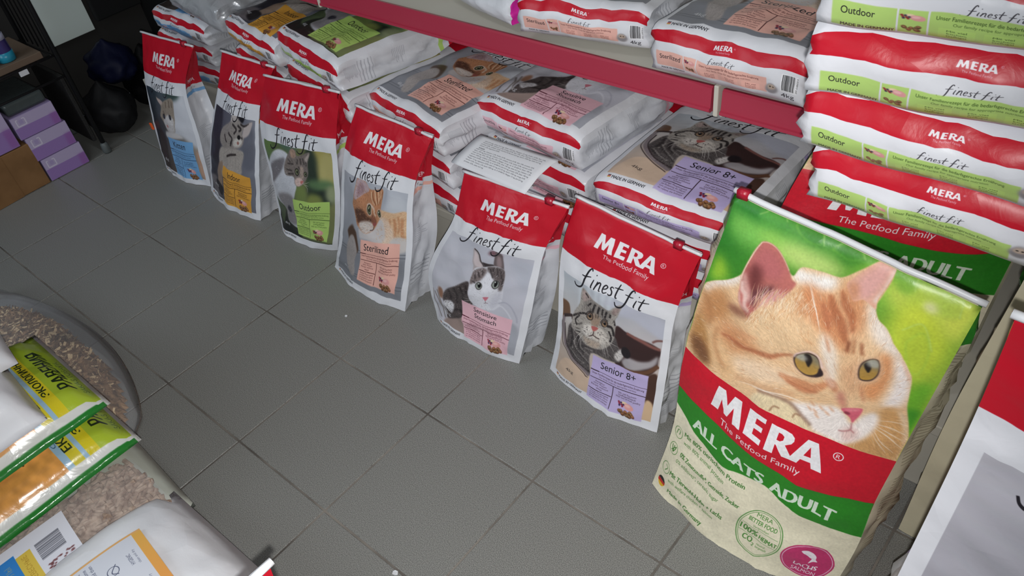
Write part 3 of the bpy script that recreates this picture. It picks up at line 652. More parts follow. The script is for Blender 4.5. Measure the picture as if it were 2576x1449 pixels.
def bottom_panel(title, col, dark, o=0.0):
    """the flat bottom of a four kilo bag, 100 wide and 34 high"""
    A = Art(100, 34, 800, WHITE)
    pass
    A.rect(0, 0, 100, 8.6 + o * 0.6, RED)
    logo(A, 44 + o * 0.5, 56 + o * 0.5, 2.6 + o * 0.4, 5.6 + o * 0.4)
    A.text('The Petfood Family', (46 + o * 0.5, 7.3 + o * 0.4), (55 + o * 0.5, 7.3 + o * 0.4), 1.1, (230, 220, 224))
    script_words(A, 41 + o * 0.5, 59.5 + o * 0.5, 14.9 + o * 0.9, (66, 64, 70), 1.0)
    A.poly([(5, 15.4 + o), (79, 15.4 + o), (79, 28.4 + o), (5, 28.4 + o)], col, 0.3, 0.95, smooth=False)
    A.text(title, (8, 21.6 + o), (8 + 1.55 * len(title), 21.6 + o), 4.0, INK)
    A.rect(25.4, 15 + o, 26, 28.6 + o, WHITE)
    A.rect(34.6, 15 + o, 35.2, 28.6 + o, WHITE)
    meat(A, 30.5, 19.4 + o, 0.5)
    kibbles(A, 30.5, 25.4 + o, 0.5, 8)
    A.text('Unser Familienrezept für die bedarfsgerechte Ernährung', (37, 19 + o), (74, 19 + o), 1.9, dark)
    A.text('Our family recipe for appropriate nutrition', (42, 21.4 + o), (69, 21.4 + o), 1.4, dark, alpha=0.8)
    for i, x in enumerate((38, 51, 64)):
        A.rect(x, 22.8 + o, x + 10.6, 27.8 + o, tuple(min(255, int(c * 1.03 + 3)) for c in col))
        for j, t in enumerate(('Mit viel', 'frischem', 'Geflügel')):
            A.text(t, (x + 2.4, 24.6 + o + j * 1.4), (x + 8.2, 24.6 + o + j * 1.4), 1.0, dark, alpha=0.9)
    A.ell(82, 24, 3.6, 4.4, (150, 146, 150), 0.8)
    A.ell(82, 22.5, 2.4, 2.2, (196, 176, 160), 0.7)
    A.ell(81.2, 22.3, 0.5, 0.5, (40, 36, 34), 0.2)
    A.ell(83, 22.5, 0.5, 0.5, (40, 36, 34), 0.2)
    A.rect(87, 11.5, 96, 25, (240, 240, 244))
    x = 87.8
    rg = np.random.default_rng(5)
    while x < 94.4:
        wd = rg.choice([0.12, 0.24, 0.36])
        A.rect(x, 12.2, x + wd, 24, (24, 24, 26))
        x += wd + rg.choice([0.14, 0.26])
    A.text('4 025877 542', (95.4, 12.4), (95.4, 23.8), 0.8, (40, 40, 40))
    A.text('4kg', (87, 30), (94.5, 30), 3.8, INK)
    A.text('MADE IN GERMANY', (8, 31 + o * 0.4), (25, 31 + o * 0.4), 1.6, (50, 48, 52), bold=0.01)
    return A
BOTTOM = {}
for k_, t_ in (('kitten', 'Kitten'), ('indoor', 'Indoor'), ('outdoor', 'Outdoor'), ('sterilized', 'Sterilized'), ('sensitive', 'Sensitive'), ('senior', 'Senior 8+')):
    BOTTOM[k_] = bottom_panel(t_, FL[k_][1][0], FL[k_][1][2], 4.5 if k_ == 'outdoor' else 0.0).image('bottom_' + k_)

def side_panel(col):
    """a side gusset of a four kilo bag, 40 wide and 160 high"""
    A = Art(40, 160, 200, (218, 220, 226))
    A.rect(0, 0, 40, 50, RED)
    A.text('MERA', (11, 46), (29, 46), 4.5, (236, 232, 236), bold=0.02)
    A.rect(0, 56, 40, 60, col)
    script_words(A, 13, 27, 55, (70, 68, 74))
    rg = np.random.default_rng(2)
    for i in range(8):
        A.stroke([(6, 96 + i * 1.6), (6 + rg.uniform(10, 26), 96 + i * 1.6)], 0.5, (168, 170, 178), 0.7, smooth=False)
    for i in range(5):
        A.stroke([(4, 128 + i * 3.0), (36, 128 + i * 3.0)], 1.0 if i % 2 else 0.6, (166, 168, 176), 0.8, smooth=False)
    for i in range(12):
        A.stroke([(8, 142 + i * 1.0), (8 + rg.uniform(14, 24), 142 + i * 1.0)], 0.4, (164, 166, 174), 0.7, smooth=False)
    return A
SIDE = {k_: side_panel(FL[k_][1][0]).image('side_' + k_) for k_ in FL}


def photo_big():
    """front of a ten kilo bag: a ginger cat resting on its paw, 100 wide and 185 high"""
    A = Art(100, 185, 1000, (234, 227, 200))
    A.gradient(0, 0, 100, 118, (34, 112, 36), (132, 172, 62), (84, 166, 40), (178, 204, 56))
    for q, rx, ry, c, f in (([(11.4, 7.8)], 14, 12, (120, 190, 84), 5), ([(26.8, 7.8)], 12, 9, (150, 205, 90), 5), ([(35.6, -0.5)], 16, 10, (74, 146, 58), 5), ([(55.7, -1.9)], 15, 9, (78, 150, 50), 5),
                            ([(38.5, 12.3)], 14, 5, (186, 214, 120), 4), ([(67.6, 5.7)], 12, 12, (128, 186, 66), 5), ([(77.2, 8.2)], 9, 8, (196, 216, 90), 4), ([(88.1, 9.9)], 12, 8, (176, 208, 84), 4), ([(84.2, 20.8)], 9, 14, (206, 220, 70), 5),
                            ([(89.4, 29.6)], 8, 14, (196, 214, 66), 4), ([(92.5, 3.2)], 10, 8, (196, 218, 96), 4), ([(1.2, 37.7)], 8, 7, (160, 204, 60), 4), ([(6.7, 2.0)], 20, 5, (40, 120, 44), 4), ([(97.2, 55.6)], 6, 12, (110, 176, 48), 2.5), ([(97.9, 66.8)], 6, 8, (70, 150, 40), 2.0),
                            ([(85.6, 8.7)], 3, 2.2, (222, 226, 160), 1.5), ([(97.9, 9.6)], 8, 10, (214, 226, 90), 4)):
        A.ell(*q[0], rx, ry, c, f)
    for p in ([(27.5, -3.0), (37.2, -2.7), (39.7, 3.8), (34.1, 4.7), (28.6, 1.7)], [(83.4, 27.0), (87.1, 20.5), (91.9, 28.1), (92.2, 40.4), (87.5, 38.4)], [(44.4, 4.0), (51.2, -2.1), (56.1, 1.8), (51.9, 5.2)]):
        A.stroke(p + p[:1], 0.7, (150, 206, 84), 0.5, 0.5)
    for p, col in (([(27.5, -3.0), (37.2, -2.7), (41.1, 4.4), (34.3, 5.3), (28.6, 1.7)], (58, 128, 48)), ([(45.0, 2.4), (51.7, -3.8), (57.4, 2.3), (51.8, 7.8)], (60, 132, 46)), ([(80.0, 23.2), (85.8, 16.9), (92.7, 27.6), (93.1, 43.1), (86.7, 38.9)], (176, 200, 66)), ([(12.3, 3.2), (20.1, -3.3), (24.2, 1.3), (17.7, 7.2)], (96, 170, 70)), ([(84.7, 1.3), (92.8, -1.0), (95.5, 8.3), (89.0, 9.5)], (168, 200, 80)), ([(67.2, -0.4), (75.4, -3.8), (78.0, 5.1), (72.9, 8.0)], (96, 164, 54))):
        A.poly(p, col, 1.6, 0.55)
        A.stroke(p[:3], 0.5, (190, 222, 130), 0.5, 0.4)
    sil = [(-2.1, 92.5), (0.2, 77.0), (-0.1, 62.6), (0.1, 49.9), (2.6, 45.7), (9.6, 39.8), (14.0, 34.0), (15.1, 30.8), (15.3, 26.6), (16.1, 19.2), (17.9, 14.4), (20.5, 12.4), (24.0, 12.8), (29.4, 17.2), (34.9, 21.3), (36.9, 15.8), (44.2, 14.5), (50.0, 14.3), (52.9, 12.9), (56.5, 8.1), (62.0, 0.2), (65.2, -3.0), (67.9, -4.4), (68.6, -1.2), (69.2, 5.5), (68.5, 13.1), (68.2, 18.1), (70.9, 22.8), (75.7, 25.7), (83.1, 33.2), (88.4, 39.5), (91.3, 44.1), (93.2, 52.8), (94.8, 60.1), (98.4, 69.9), (100.7, 77.6), (101.0, 83.4), (99.4, 88.1), (91.6, 90.9), (78.6, 91.2), (62.3, 91.2), (46.2, 89.0), (26.9, 92.0), (10.3, 92.3)]
    A.poly(sil, (228, 190, 148), 0.35)
    c = A.full(sil, 0.35)
    # broad patches of the coat
    A.poly([(-0.1, 49.9), (6.6, 40.2), (14.6, 32.6), (15.6, 37.2), (6.6, 46.5), (3.0, 51.7)], (240, 230, 222), 2.0, clip=c)
    A.poly([(31.7, 17.0), (35.6, 16.8), (41.5, 16.6), (50.1, 14.8), (51.8, 18.9), (47.6, 22.7), (41.7, 22.6), (37.0, 23.2)], (244, 238, 232), 2.2, clip=c)
    A.poly([(2.7, 51.0), (8.7, 45.8), (14.9, 48.5), (16.5, 56.9), (10.2, 65.7), (3.9, 66.6), (1.1, 60.5)], (190, 132, 84), 3.5, 0.85, clip=c)
    A.poly([(-0.3, 66.7), (5.3, 65.5), (10.4, 71.4), (14.6, 79.7), (14.7, 86.3), (7.0, 86.1), (1.1, 80.9)], (182, 132, 80), 3.0, 0.95, clip=c)
    A.poly([(2.2, 78.3), (7.9, 76.8), (15.0, 84.4), (11.6, 87.2), (5.2, 86.0)], (116, 78, 54), 2.2, 0.9, clip=c)
    A.poly([(8.7, 66.1), (14.8, 63.0), (23.7, 69.2), (27.8, 77.5), (25.9, 86.4), (18.4, 84.9), (13.1, 77.6)], (226, 184, 138), 2.5, clip=c)
    A.poly([(13.8, 62.2), (19.9, 58.3), (30.3, 59.6), (35.4, 62.4), (28.0, 69.2), (21.1, 70.4), (15.7, 68.0)], (204, 140, 96), 3.5, 0.85, clip=c)
    A.poly([(24.9, 73.2), (37.1, 67.5), (49.1, 64.8), (54.2, 65.5), (49.0, 72.0), (36.3, 77.6), (28.0, 78.2)], (234, 206, 176), 3.0, 0.9, clip=c)
    A.poly([(25.3, 45.9), (35.6, 38.4), (43.3, 38.8), (50.0, 43.6), (48.1, 51.6), (39.0, 57.6), (29.4, 57.1)], (232, 198, 156), 4.0, 0.8, clip=c)
    A.poly([(40.6, 21.8), (49.1, 23.7), (50.8, 21.9), (57.6, 26.3), (64.9, 35.9), (67.4, 42.5), (62.0, 40.9), (55.0, 38.7), (47.4, 35.4), (41.6, 34.2)], (206, 134, 90), 3.0, 0.85, clip=c)
    A.poly([(53.9, 17.3), (60.8, 13.4), (65.1, 18.3), (67.3, 25.2), (66.9, 34.8), (60.8, 28.2)], (210, 142, 98), 3.0, 0.85, clip=c)
    A.poly([(65.1, 18.3), (68.7, 18.4), (77.5, 26.3), (83.8, 32.9), (83.9, 37.8), (76.9, 33.7), (70.7, 29.4)], (242, 232, 224), 2.5, 0.9, clip=c)
    A.poly([(55.0, 38.7), (59.0, 39.5), (63.5, 44.9), (66.4, 54.7), (67.3, 62.5), (63.3, 58.2), (59.4, 50.6), (56.0, 44.5)], (240, 226, 212), 2.0, 0.95, clip=c)
    A.poly([(70.3, 44.1), (71.7, 41.6), (76.1, 54.0), (75.6, 62.7), (71.2, 60.2), (67.9, 50.4)], (218, 168, 128), 2.5, 0.75, clip=c)
    A.poly([(77.4, 36.7), (82.0, 37.2), (84.4, 42.5), (84.6, 52.5), (82.8, 60.4), (79.5, 60.5), (77.1, 55.1), (80.6, 50.6), (80.3, 43.2)], (214, 146, 98), 2.0, 0.95, clip=c)
    A.poly([(82.9, 36.7), (87.1, 37.6), (90.6, 43.2), (92.9, 53.1), (91.4, 60.0), (86.8, 62.5), (86.5, 54.9), (85.9, 46.7)], (240, 230, 226), 2.2, clip=c)
    A.poly([(84.8, 35.6), (89.7, 41.2), (91.6, 46.0), (87.6, 40.6)], (226, 178, 150), 1.0, 0.8, clip=c)
    A.poly([(78.4, 87.6), (85.2, 81.5), (87.3, 72.6), (86.6, 63.5), (91.9, 61.5), (96.6, 67.9), (100.6, 78.1), (100.9, 84.0), (98.9, 87.9), (89.7, 88.6)], (206, 158, 104), 1.8, clip=c)
    A.poly([(92.1, 62.3), (95.9, 65.6), (100.4, 77.4), (100.4, 82.7), (97.4, 71.9)], (236, 214, 186), 1.2, 0.9, clip=c)
    # tabby marks
    for q, w_, col, a in (([(51.1, 22.5), (55.1, 27.7), (60.5, 32.3), (64.4, 37.8)], 4.2, (168, 98, 64), 0.75), ([(54.4, 18.4), (57.3, 22.7), (62.0, 26.8), (64.9, 32.8)], 3.6, (170, 100, 66), 0.75), ([(65.4, 36.4), (66.4, 41.5)], 3.2, (122, 66, 44), 0.95), ([(66.9, 34.8), (68.8, 40.8)], 2.2, (150, 90, 58), 0.8),
                       ([(69.7, 34.7), (72.0, 39.8)], 2.8, (144, 82, 54), 0.95), ([(57.5, 40.4), (60.7, 45.7)], 1.8, (186, 122, 86), 0.8), ([(49.8, 27.0), (54.3, 32.0), (56.5, 36.2)], 3.6, (180, 108, 74), 0.7), ([(42.4, 23.0), (48.2, 27.9)], 3.4, (208, 146, 106), 0.6),
                       ([(49.7, 44.8), (53.9, 45.8)], 2.4, (206, 150, 106), 0.7), ([(45.9, 67.6), (52.8, 68.2), (60.6, 66.6), (65.0, 61.3)], 5.0, (198, 124, 84), 0.7), ([(49.3, 69.6), (56.9, 70.6), (62.9, 67.7)], 3.0, (192, 116, 80), 0.65), ([(63.8, 59.5), (66.8, 61.1), (69.0, 64.0)], 4.0, (190, 118, 84), 0.7),
                       ([(48.4, 55.6), (43.3, 58.9), (40.0, 62.3), (32.1, 64.7), (22.4, 65.4), (15.9, 66.2)], 2.6, (174, 104, 72), 0.8), ([(32.3, 57.4), (26.1, 59.4), (21.3, 58.1)], 2.2, (206, 148, 108), 0.55), ([(56.2, 38.3), (60.3, 44.7)], 1.6, (190, 124, 86), 0.7), ([(76.1, 54.8), (78.3, 60.4), (80.2, 63.6)], 1.4, (196, 130, 96), 0.7)):
        A.stroke(q, w_, col, a, 0.9, taper=0.6, clip=c)
    A.fur(c, [(75.1, 66.4)][0], 0.035, 16)
    A.fur(c, [(75.1, 66.4)][0], 0.022, 12, 2)
    A.stroke([(-0.6, 52.7), (4.1, 54.9), (7.6, 60.4), (9.2, 67.4)], 3.0, (168, 116, 76), 0.5, 1.6, clip=c)
    A.stroke([(13.0, 64.4), (13.8, 72.0), (17.1, 77.6), (22.9, 81.3)], 2.4, (176, 120, 80), 0.5, 1.4, clip=c)
    A.stroke([(28.4, 82.0), (36.9, 79.6), (45.4, 76.8), (55.0, 75.2)], 2.0, (190, 140, 104), 0.5, 1.2, clip=c)
    A.stroke([(56.6, 51.5), (60.9, 54.7), (64.3, 59.2), (67.8, 62.2)], 2.6, (226, 190, 168), 0.6, 1.0, clip=c)
    A.hairs(c, [(75.1, 66.4)][0], 1500, [(250, 232, 208), (204, 146, 102), (240, 206, 166), (186, 124, 84)], (1.6, 3.6), (0.14, 0.3), (0.18, 0.5), 0.25, 21)
    # near ear
    ear = [(17.9, 13.7), (20.6, 12.4), (24.3, 12.7), (28.7, 15.9), (32.7, 19.9), (35.1, 23.0), (37.5, 24.4), (35.3, 31.3), (33.4, 36.1), (28.3, 37.9), (27.0, 43.3), (24.9, 48.5), (24.3, 50.5), (20.4, 47.7), (17.1, 43.8), (16.1, 38.4), (15.4, 32.8), (15.6, 25.6), (16.6, 18.6)]
    A.poly(ear, (190, 112, 104), 0.5)
    ce = A.full(ear, 0.5)
    A.poly([(17.5, 19.2), (20.8, 14.5), (26.8, 16.6), (31.4, 21.6), (29.7, 26.8), (23.8, 28.3), (18.8, 29.2)], (188, 108, 108), 2.5, clip=ce)
    A.poly([(17.3, 27.2), (20.1, 24.0), (23.8, 28.3), (24.0, 35.5), (24.5, 41.9), (22.6, 42.4), (19.5, 36.2)], (112, 56, 56), 2.4, 0.95, clip=ce)
    A.poly([(21.6, 40.0), (24.0, 35.5), (29.6, 29.8), (29.4, 34.2), (26.7, 39.0), (24.8, 44.7)], (96, 56, 60), 1.8, 0.85, clip=ce)
    A.poly([(15.4, 32.1), (16.6, 30.6), (19.5, 36.2), (22.6, 41.6), (21.7, 43.8), (17.6, 40.4)], (210, 160, 152), 1.2, clip=ce)
    A.stroke([(16.0, 35.4), (17.4, 39.8), (19.7, 41.3), (21.1, 45.7), (23.8, 48.5)], 1.8, (230, 200, 190), 0.85, 0.6, clip=ce)
    A.stroke([(16.2, 41.4), (19.1, 46.3), (22.0, 48.2)], 1.2, (220, 188, 176), 0.8, 0.5, clip=ce)
    A.poly([(14.9, 48.5), (20.4, 47.7), (25.1, 49.1), (24.5, 51.1), (18.7, 52.9), (15.5, 52.0)], (134, 84, 68), 2.0, 0.8, clip=c)
    A.stroke([(17.9, 13.7), (16.6, 18.6), (15.6, 25.6), (15.4, 32.6), (15.8, 34.8)], 0.5, (238, 212, 190), 0.8, 0.2)
    A.stroke([(17.9, 13.7), (20.7, 12.5), (24.3, 12.9), (28.8, 16.0), (32.7, 19.9)], 0.5, (226, 186, 168), 0.7, 0.2)
    rg = np.random.default_rng(11)
    E0, E1 = [(24.8, 44.7), (34.5, 35.5)], [(24.5, 30.0), (35.7, 26.1)]
    for i in range(150):
        t = rg.uniform(0, 1)
        s = (E0[0][0] * (1 - t) + E0[1][0] * t + rg.normal(0, 1.2), E0[0][1] * (1 - t) + E0[1][1] * t + rg.normal(0, 1.6))
        g = t + rg.normal(0, 0.16)
        e = (E1[0][0] * (1 - g) + E1[1][0] * g, E1[0][1] * (1 - g) + E1[1][1] * g)
        f = rg.uniform(0.3, 0.95)
        e = (s[0] + (e[0] - s[0]) * f, s[1] + (e[1] - s[1]) * f)
        md = ((s[0] + e[0]) / 2 + rg.normal(0, 0.7), (s[1] + e[1]) / 2)
        A.stroke([s, md, e], rg.uniform(0.18, 0.42), (232 - rg.integers(0, 30), 190 - rg.integers(0, 40), 174 - rg.integers(0, 44)), rg.uniform(0.35, 0.75), taper=0.9, clip=c)
    F0 = [(25.6, 50.4), (32.3, 39.8), (39.5, 32.4), (47.3, 30.6)]
    for i in range(420):
        t = rg.uniform(0, 2.999)
        k = int(t)
        t -= k
        x = F0[k][0] * (1 - t) + F0[k + 1][0] * t + rg.normal(0, 1.5)
        y = F0[k][1] * (1 - t) + F0[k + 1][1] * t + rg.normal(2, 2.6)
        L = rg.uniform(2.0, 4.6)
        a = math.radians(-98 + rg.normal(0, 10))
        A.stroke([(x, y), (x + L * 0.5 * math.cos(a), y + L * 0.5 * math.sin(a)), (x + L * math.cos(a + 0.15), y + L * math.sin(a + 0.15))], rg.uniform(0.16, 0.34),
                 [(240, 214, 178), (246, 226, 200), (206, 152, 108)][rg.integers(0, 3)], rg.uniform(0.3, 0.7), taper=0.9, clip=c)
    # far ear
    e2 = [(54.9, 15.3), (56.3, 11.3), (58.2, 7.3), (61.2, 1.9), (64.8, -2.4), (67.8, -4.7), (68.7, -1.1), (68.9, 3.6), (68.2, 10.8), (67.6, 15.4), (68.5, 19.3), (65.1, 18.3), (62.7, 18.1), (60.0, 20.4), (57.3, 18.2)]
    A.poly(e2, (228, 176, 152), 0.4)
    A.poly([(58.1, 15.6), (59.1, 9.4), (61.8, 3.2), (66.0, -2.2), (67.5, -2.7), (67.5, 4.2), (66.3, 12.5), (64.4, 16.5), (61.3, 17.5)], (224, 170, 162), 1.8, clip=A.full(e2))
    A.poly([(67.7, 10.3), (68.2, 0.5), (68.7, -1.2), (68.9, 4.8), (68.0, 12.3), (67.5, 16.9), (66.5, 16.0)], (242, 226, 218), 0.9, 0.9, clip=A.full(e2))
    A.poly([(55.5, 15.3), (58.1, 12.8), (60.5, 15.7), (60.3, 21.0), (57.8, 19.4)], (202, 140, 104), 1.6, 0.8, clip=c)
    # eyes
    for o, i_, pu, g in (([(48.7, 56.9), (49.2, 54.3), (51.4, 51.9), (53.4, 50.6), (56.0, 50.6), (57.9, 51.9), (59.9, 55.7), (61.9, 58.6), (59.2, 61.4), (55.5, 62.6), (52.0, 61.5), (49.8, 59.5)], [(49.5, 57.2), (50.0, 54.4), (52.3, 51.9), (55.6, 51.3), (57.8, 52.6), (59.4, 55.6), (59.8, 58.2), (58.3, 60.6), (55.5, 61.8), (52.5, 61.2), (50.6, 59.4)], [(52.2, 51.9), (54.1, 51.5), (55.9, 54.0), (55.9, 56.9), (55.5, 58.2), (54.3, 57.1), (52.8, 54.7)], [(51.4, 54.7)]),
                         ([(73.9, 50.2), (73.0, 46.6), (73.1, 43.0), (74.5, 40.6), (76.4, 39.4), (78.0, 39.7), (79.5, 42.8), (80.1, 47.1), (79.2, 50.7), (77.3, 52.4), (75.3, 52.3)], [(74.4, 49.7), (73.6, 46.4), (73.7, 43.2), (74.9, 40.9), (76.5, 39.8), (77.9, 40.3), (79.1, 43.0), (79.5, 46.8), (78.7, 50.1), (77.0, 51.6), (75.3, 51.5)], [(74.0, 42.8), (75.1, 41.7), (76.4, 42.8), (77.0, 45.1), (76.7, 47.3), (75.5, 46.1), (74.6, 44.7)], [(77.0, 41.8)])):
        A.poly([(x * 1.0, y) for x, y in o], (196, 160, 142), 1.8, 0.7)
        A.poly(o, (62, 46, 44), 0.3)
        ci = A.full(i_, 0.25)
        cx, cy = np.mean([p[0] for p in i_]), np.mean([p[1] for p in i_])
        A.poly(i_, (168, 148, 104), 0.25)
        A.ell(cx, cy + 4.5, 9, 5, (206, 152, 54), 1.6, 0.9, clip=ci)
        A.ell(cx, cy - 5, 9, 3.6, (128, 124, 110), 1.4, 0.8, clip=ci)
        A.ell(cx, cy + 1.0, 5.4, 4.6, (150, 124, 76), 1.6, 0.6, clip=ci)
        A.poly(pu, (40, 34, 32), 0.35, clip=ci)
        A.ell(*g[0], 2.6, 2.0, (172, 172, 164), 0.9, 0.75, clip=ci)
        A.ring(cx, cy, 0.1, 0.1, 0.05, (60, 50, 40))
    A.stroke([(48.7, 56.5), (49.6, 53.4), (53.0, 50.3), (56.1, 50.0), (58.5, 51.9), (60.6, 55.6)], 0.8, (236, 210, 206), 0.7, 0.4)
    A.poly([(59.6, 56.3), (61.8, 58.7), (59.4, 61.2), (59.8, 59.6)], (52, 40, 42), 0.3)
    # nose and muzzle
    mz = [(53.8, 79.5), (59.5, 76.7), (65.0, 74.1), (71.5, 71.5), (75.6, 73.4), (79.1, 77.0), (81.7, 70.9), (84.9, 67.0), (86.8, 68.5), (87.8, 73.2), (86.9, 78.0), (84.4, 82.7), (79.5, 87.5), (73.6, 87.8), (65.7, 86.4), (59.4, 82.7)]
    A.poly(mz, (238, 228, 222), 1.3, clip=c)
    A.poly([(69.7, 64.5), (71.3, 62.2), (74.1, 67.0), (74.8, 70.9), (71.9, 69.1)], (190, 122, 106), 1.5, 0.85, clip=c)
    A.poly([(77.1, 81.6), (79.5, 78.1), (83.2, 79.1), (82.4, 83.8), (79.1, 86.0)], (226, 192, 184), 1.6, 0.9, clip=c)
    A.fur(A.full(mz, 1.3), [(77.7, 71.8)][0], 0.05, 12)
    A.poly([(73.5, 71.3), (76.0, 69.3), (80.2, 67.0), (80.9, 68.1), (80.7, 71.2), (80.0, 74.0), (79.3, 76.2), (77.9, 74.3), (75.6, 72.8)], (208, 98, 116), 0.4)
    A.poly([(74.7, 70.6), (79.6, 67.8), (79.0, 69.5), (76.1, 71.2)], (226, 132, 142), 0.6)
    A.ell(*[(76.1, 72.3)][0], 1.2, 0.8, (140, 60, 74), 0.4)
    A.stroke([(79.2, 76.3), (79.8, 79.6), (77.7, 81.7), (75.8, 82.3)], 0.6, (170, 108, 110), 0.8, 0.3)
    A.stroke([(79.8, 79.6), (81.6, 80.4)], 0.6, (170, 108, 110), 0.8, 0.3)
    for q in [(62.3, 77.5), (64.8, 77.6), (66.5, 74.9), (69.3, 76.2), (66.1, 79.4), (70.3, 73.5), (62.7, 74.7)]:
        A.ell(*q, 1.6, 0.5, (214, 158, 120), 0.5, 0.7, rot=30)
    # paw
    paw = [(38.5, 84.9), (41.3, 80.5), (47.3, 78.7), (54.4, 79.1), (59.5, 81.8), (66.1, 85.7), (61.7, 89.1), (48.8, 88.0), (39.3, 87.6)]
    A.poly(paw, (228, 208, 170), 0.8)
    A.fur(A.full(paw, 0.8), [(44.4, 73.5)][0], 0.05, 8)
    A.stroke([(47.9, 87.1), (48.9, 84.0), (51.5, 83.9)], 0.7, (150, 110, 84), 0.8, 0.4)
    A.stroke([(57.6, 85.4), (58.1, 83.1), (60.4, 82.8)], 0.7, (150, 110, 84), 0.8, 0.4)
    A.stroke([(40.0, 80.6), (47.3, 78.7), (53.8, 79.2), (59.5, 81.8), (65.6, 85.1)], 1.6, (128, 96, 84), 0.7, 0.8)
    # whiskers
    for q, a in (([(42.0, 21.4), (45.9, 27.2), (50.3, 33.1), (54.1, 38.9)], 0.8), ([(42.9, 22.0), (47.5, 29.0), (52.4, 36.2)], 0.6), ([(37.3, 80.9), (49.4, 77.3), (62.7, 76.7)], 0.8), ([(30.1, 83.1), (42.2, 79.1), (53.4, 77.8)], 0.6), ([(87.3, 74.3), (93.5, 76.4), (99.7, 80.5)], 0.8), ([(87.3, 72.6), (93.2, 72.2), (98.3, 73.2)], 0.7),
                 ([(87.8, 75.8), (92.6, 80.4), (97.6, 84.0)], 0.7), ([(87.3, 70.9), (92.7, 69.0), (96.9, 68.7)], 0.6), ([(87.6, 76.8), (91.9, 81.6), (95.2, 85.1)], 0.6), ([(87.6, 73.4), (93.5, 74.7), (98.9, 76.5)], 0.7), ([(87.1, 77.1), (90.7, 83.0)], 0.5), ([(64.6, 87.1), (66.7, 83.3)], 0.7)):
        A.stroke(q, 0.4, (250, 240, 228), a, 0.1, taper=0.7)
    # bands and lettering
    A.rect(-1, 87.8, 101, 119, (204, 26, 46))
    edge = [(0, 112.8), (15, 113.2), (30, 114.2), (45, 114.6), (60, 116.4), (72, 117.6), (84, 116.2), (100, 112.4)]
    low = [(100, 135.2), (88, 135.8), (75, 135.2), (66, 132.6), (58, 129.8), (50, 129.4), (40, 132.2), (30, 135.2), (20, 131.8), (10, 128.2), (0, 124)]
    A.poly([tuple(p) for p in smooth_open(edge)] + [tuple(p) for p in smooth_open(low)], (46, 134, 38), 0.1, smooth=False)
    A.poly([tuple(p) for p in smooth_open(low)] + [(0, 185), (100, 185)], (234, 227, 200), 0.1, smooth=False)
    logo(A, 20.2, 76.5, 92, 106.2, (240, 238, 240))
    A.text('The Petfood Family', (27, 112.2), (68.4, 112.2), 3.6, (238, 232, 234))
    for t, a, b_ in (('ALL', 12.4, 27.6), ('CATS', 30.5, 53.5), ('ADULT', 57.5, 87)):
        A.text(t, (a, 127.6 + (a - 12) * 0.04), (b_, 127.6 + (b_ - 12) * 0.04), 7.0, (214, 228, 210), bold=0.04)
    G = (74, 128, 58)
    for t, v, a, b_, h, bo in (('Mit 80% tierischem Protein', 138.6, 8.5, 46.5, 3.0, 0.02), ('with 80% animal protein', 143.4, 9, 36, 2.5, 0.0), ('0% Zusatzstoffe*, Getreide, Zucker', 151.6, 9.5, 47.4, 3.0, 0.02), ('0% additives*, cereals, sugar', 157, 8.4, 37, 2.6, 0.0),
                              ('Mit Tierwohl-Huhn + Lachs', 166.8, 8, 42, 3.2, 0.02), ('with welfare chicken + salmon', 171.4, 8.4, 37.8, 2.4, 0.0), ('Made in Germany', 180, 10, 34, 3.0, 0.02)):
        A.text(t, (a, v), (b_, v), h, G, bold=bo)
    for v in (140, 151.2, 165.4):
        A.ring(4.6, v, 2.6, 3.6, 0.35, (112, 152, 92))
    A.stroke([(3.4, 141.6), (4, 138.4), (5.4, 138.6), (5.2, 141)], 0.5, (112, 152, 92))
    A.stroke([(3.4, 153), (5.8, 149.4)], 0.4, G)
    for d in (-1.0, 0, 1.0):
        A.stroke([(4.6, 153.6), (4.6 + d, 151), (4.6 + d * 1.3, 149.2)], 0.45, G)
    A.stroke([(4, 163.4), (5.6, 164.6), (4.4, 167.4)], 0.5, (112, 152, 92))
    A.ell(4.8, 176.6, 2.6, 3.9, (228, 176, 40))
    A.poly([(2.3, 175.6), (7.3, 175.6), (7.3, 178), (2.3, 178)], (200, 40, 40), clip=A.full([(4.8 + 2.6 * math.cos(t), 176.6 + 3.9 * math.sin(t)) for t in np.linspace(0, 6.2, 24)], 0, False), smooth=False)
    A.poly([(2, 172), (7.4, 172), (7.4, 175.6), (2, 175.6)], (36, 34, 34), clip=A.full([(4.8 + 2.6 * math.cos(t), 176.6 + 3.9 * math.sin(t)) for t in np.linspace(0, 6.2, 24)], 0, False), smooth=False)
    A.ring(60.6, 161.2, 11.2, 16.6, 0.55, (110, 158, 92))
    A.ring(60.6, 161.2, 10.3, 15.5, 0.3, (110, 158, 92))
    for t, v, a, b_, h, bo in (('MERA', 150, 56.4, 64.2, 3.0, 0.0), ('BETTER FOOD', 154.2, 53.6, 67.6, 2.9, 0.01), ('Versprechen', 157, 56.8, 64.6, 1.8, 0.0), ('100%', 164, 51.2, 60.4, 4.6, 0.02), ('HEIMAT', 164, 61.4, 70.4, 3.2, 0.02), ('CO', 170.4, 54.2, 59.2, 4.2, 0.02), ('2', 171.4, 59.6, 60.8, 2.2, 0.01), ('neutral', 168.8, 61.8, 66, 1.9, 0.0), ('hergestellt', 171.2, 61.8, 67.2, 1.9, 0.0)):
        A.text(t, (a, v), (b_, v), h, (84, 142, 66), bold=bo)
    for v, a, b_ in ((158.2, 51.4, 69.8), (165.4, 51, 70.2)):
        A.stroke([(a, v), (b_, v)], 0.3, (110, 158, 92), smooth=False)
    A.ell(84.6, 165, 11.4, 13.4, (196, 58, 110))
    A.ring(84.6, 165, 10.5, 12.4, 0.4, (232, 180, 204))
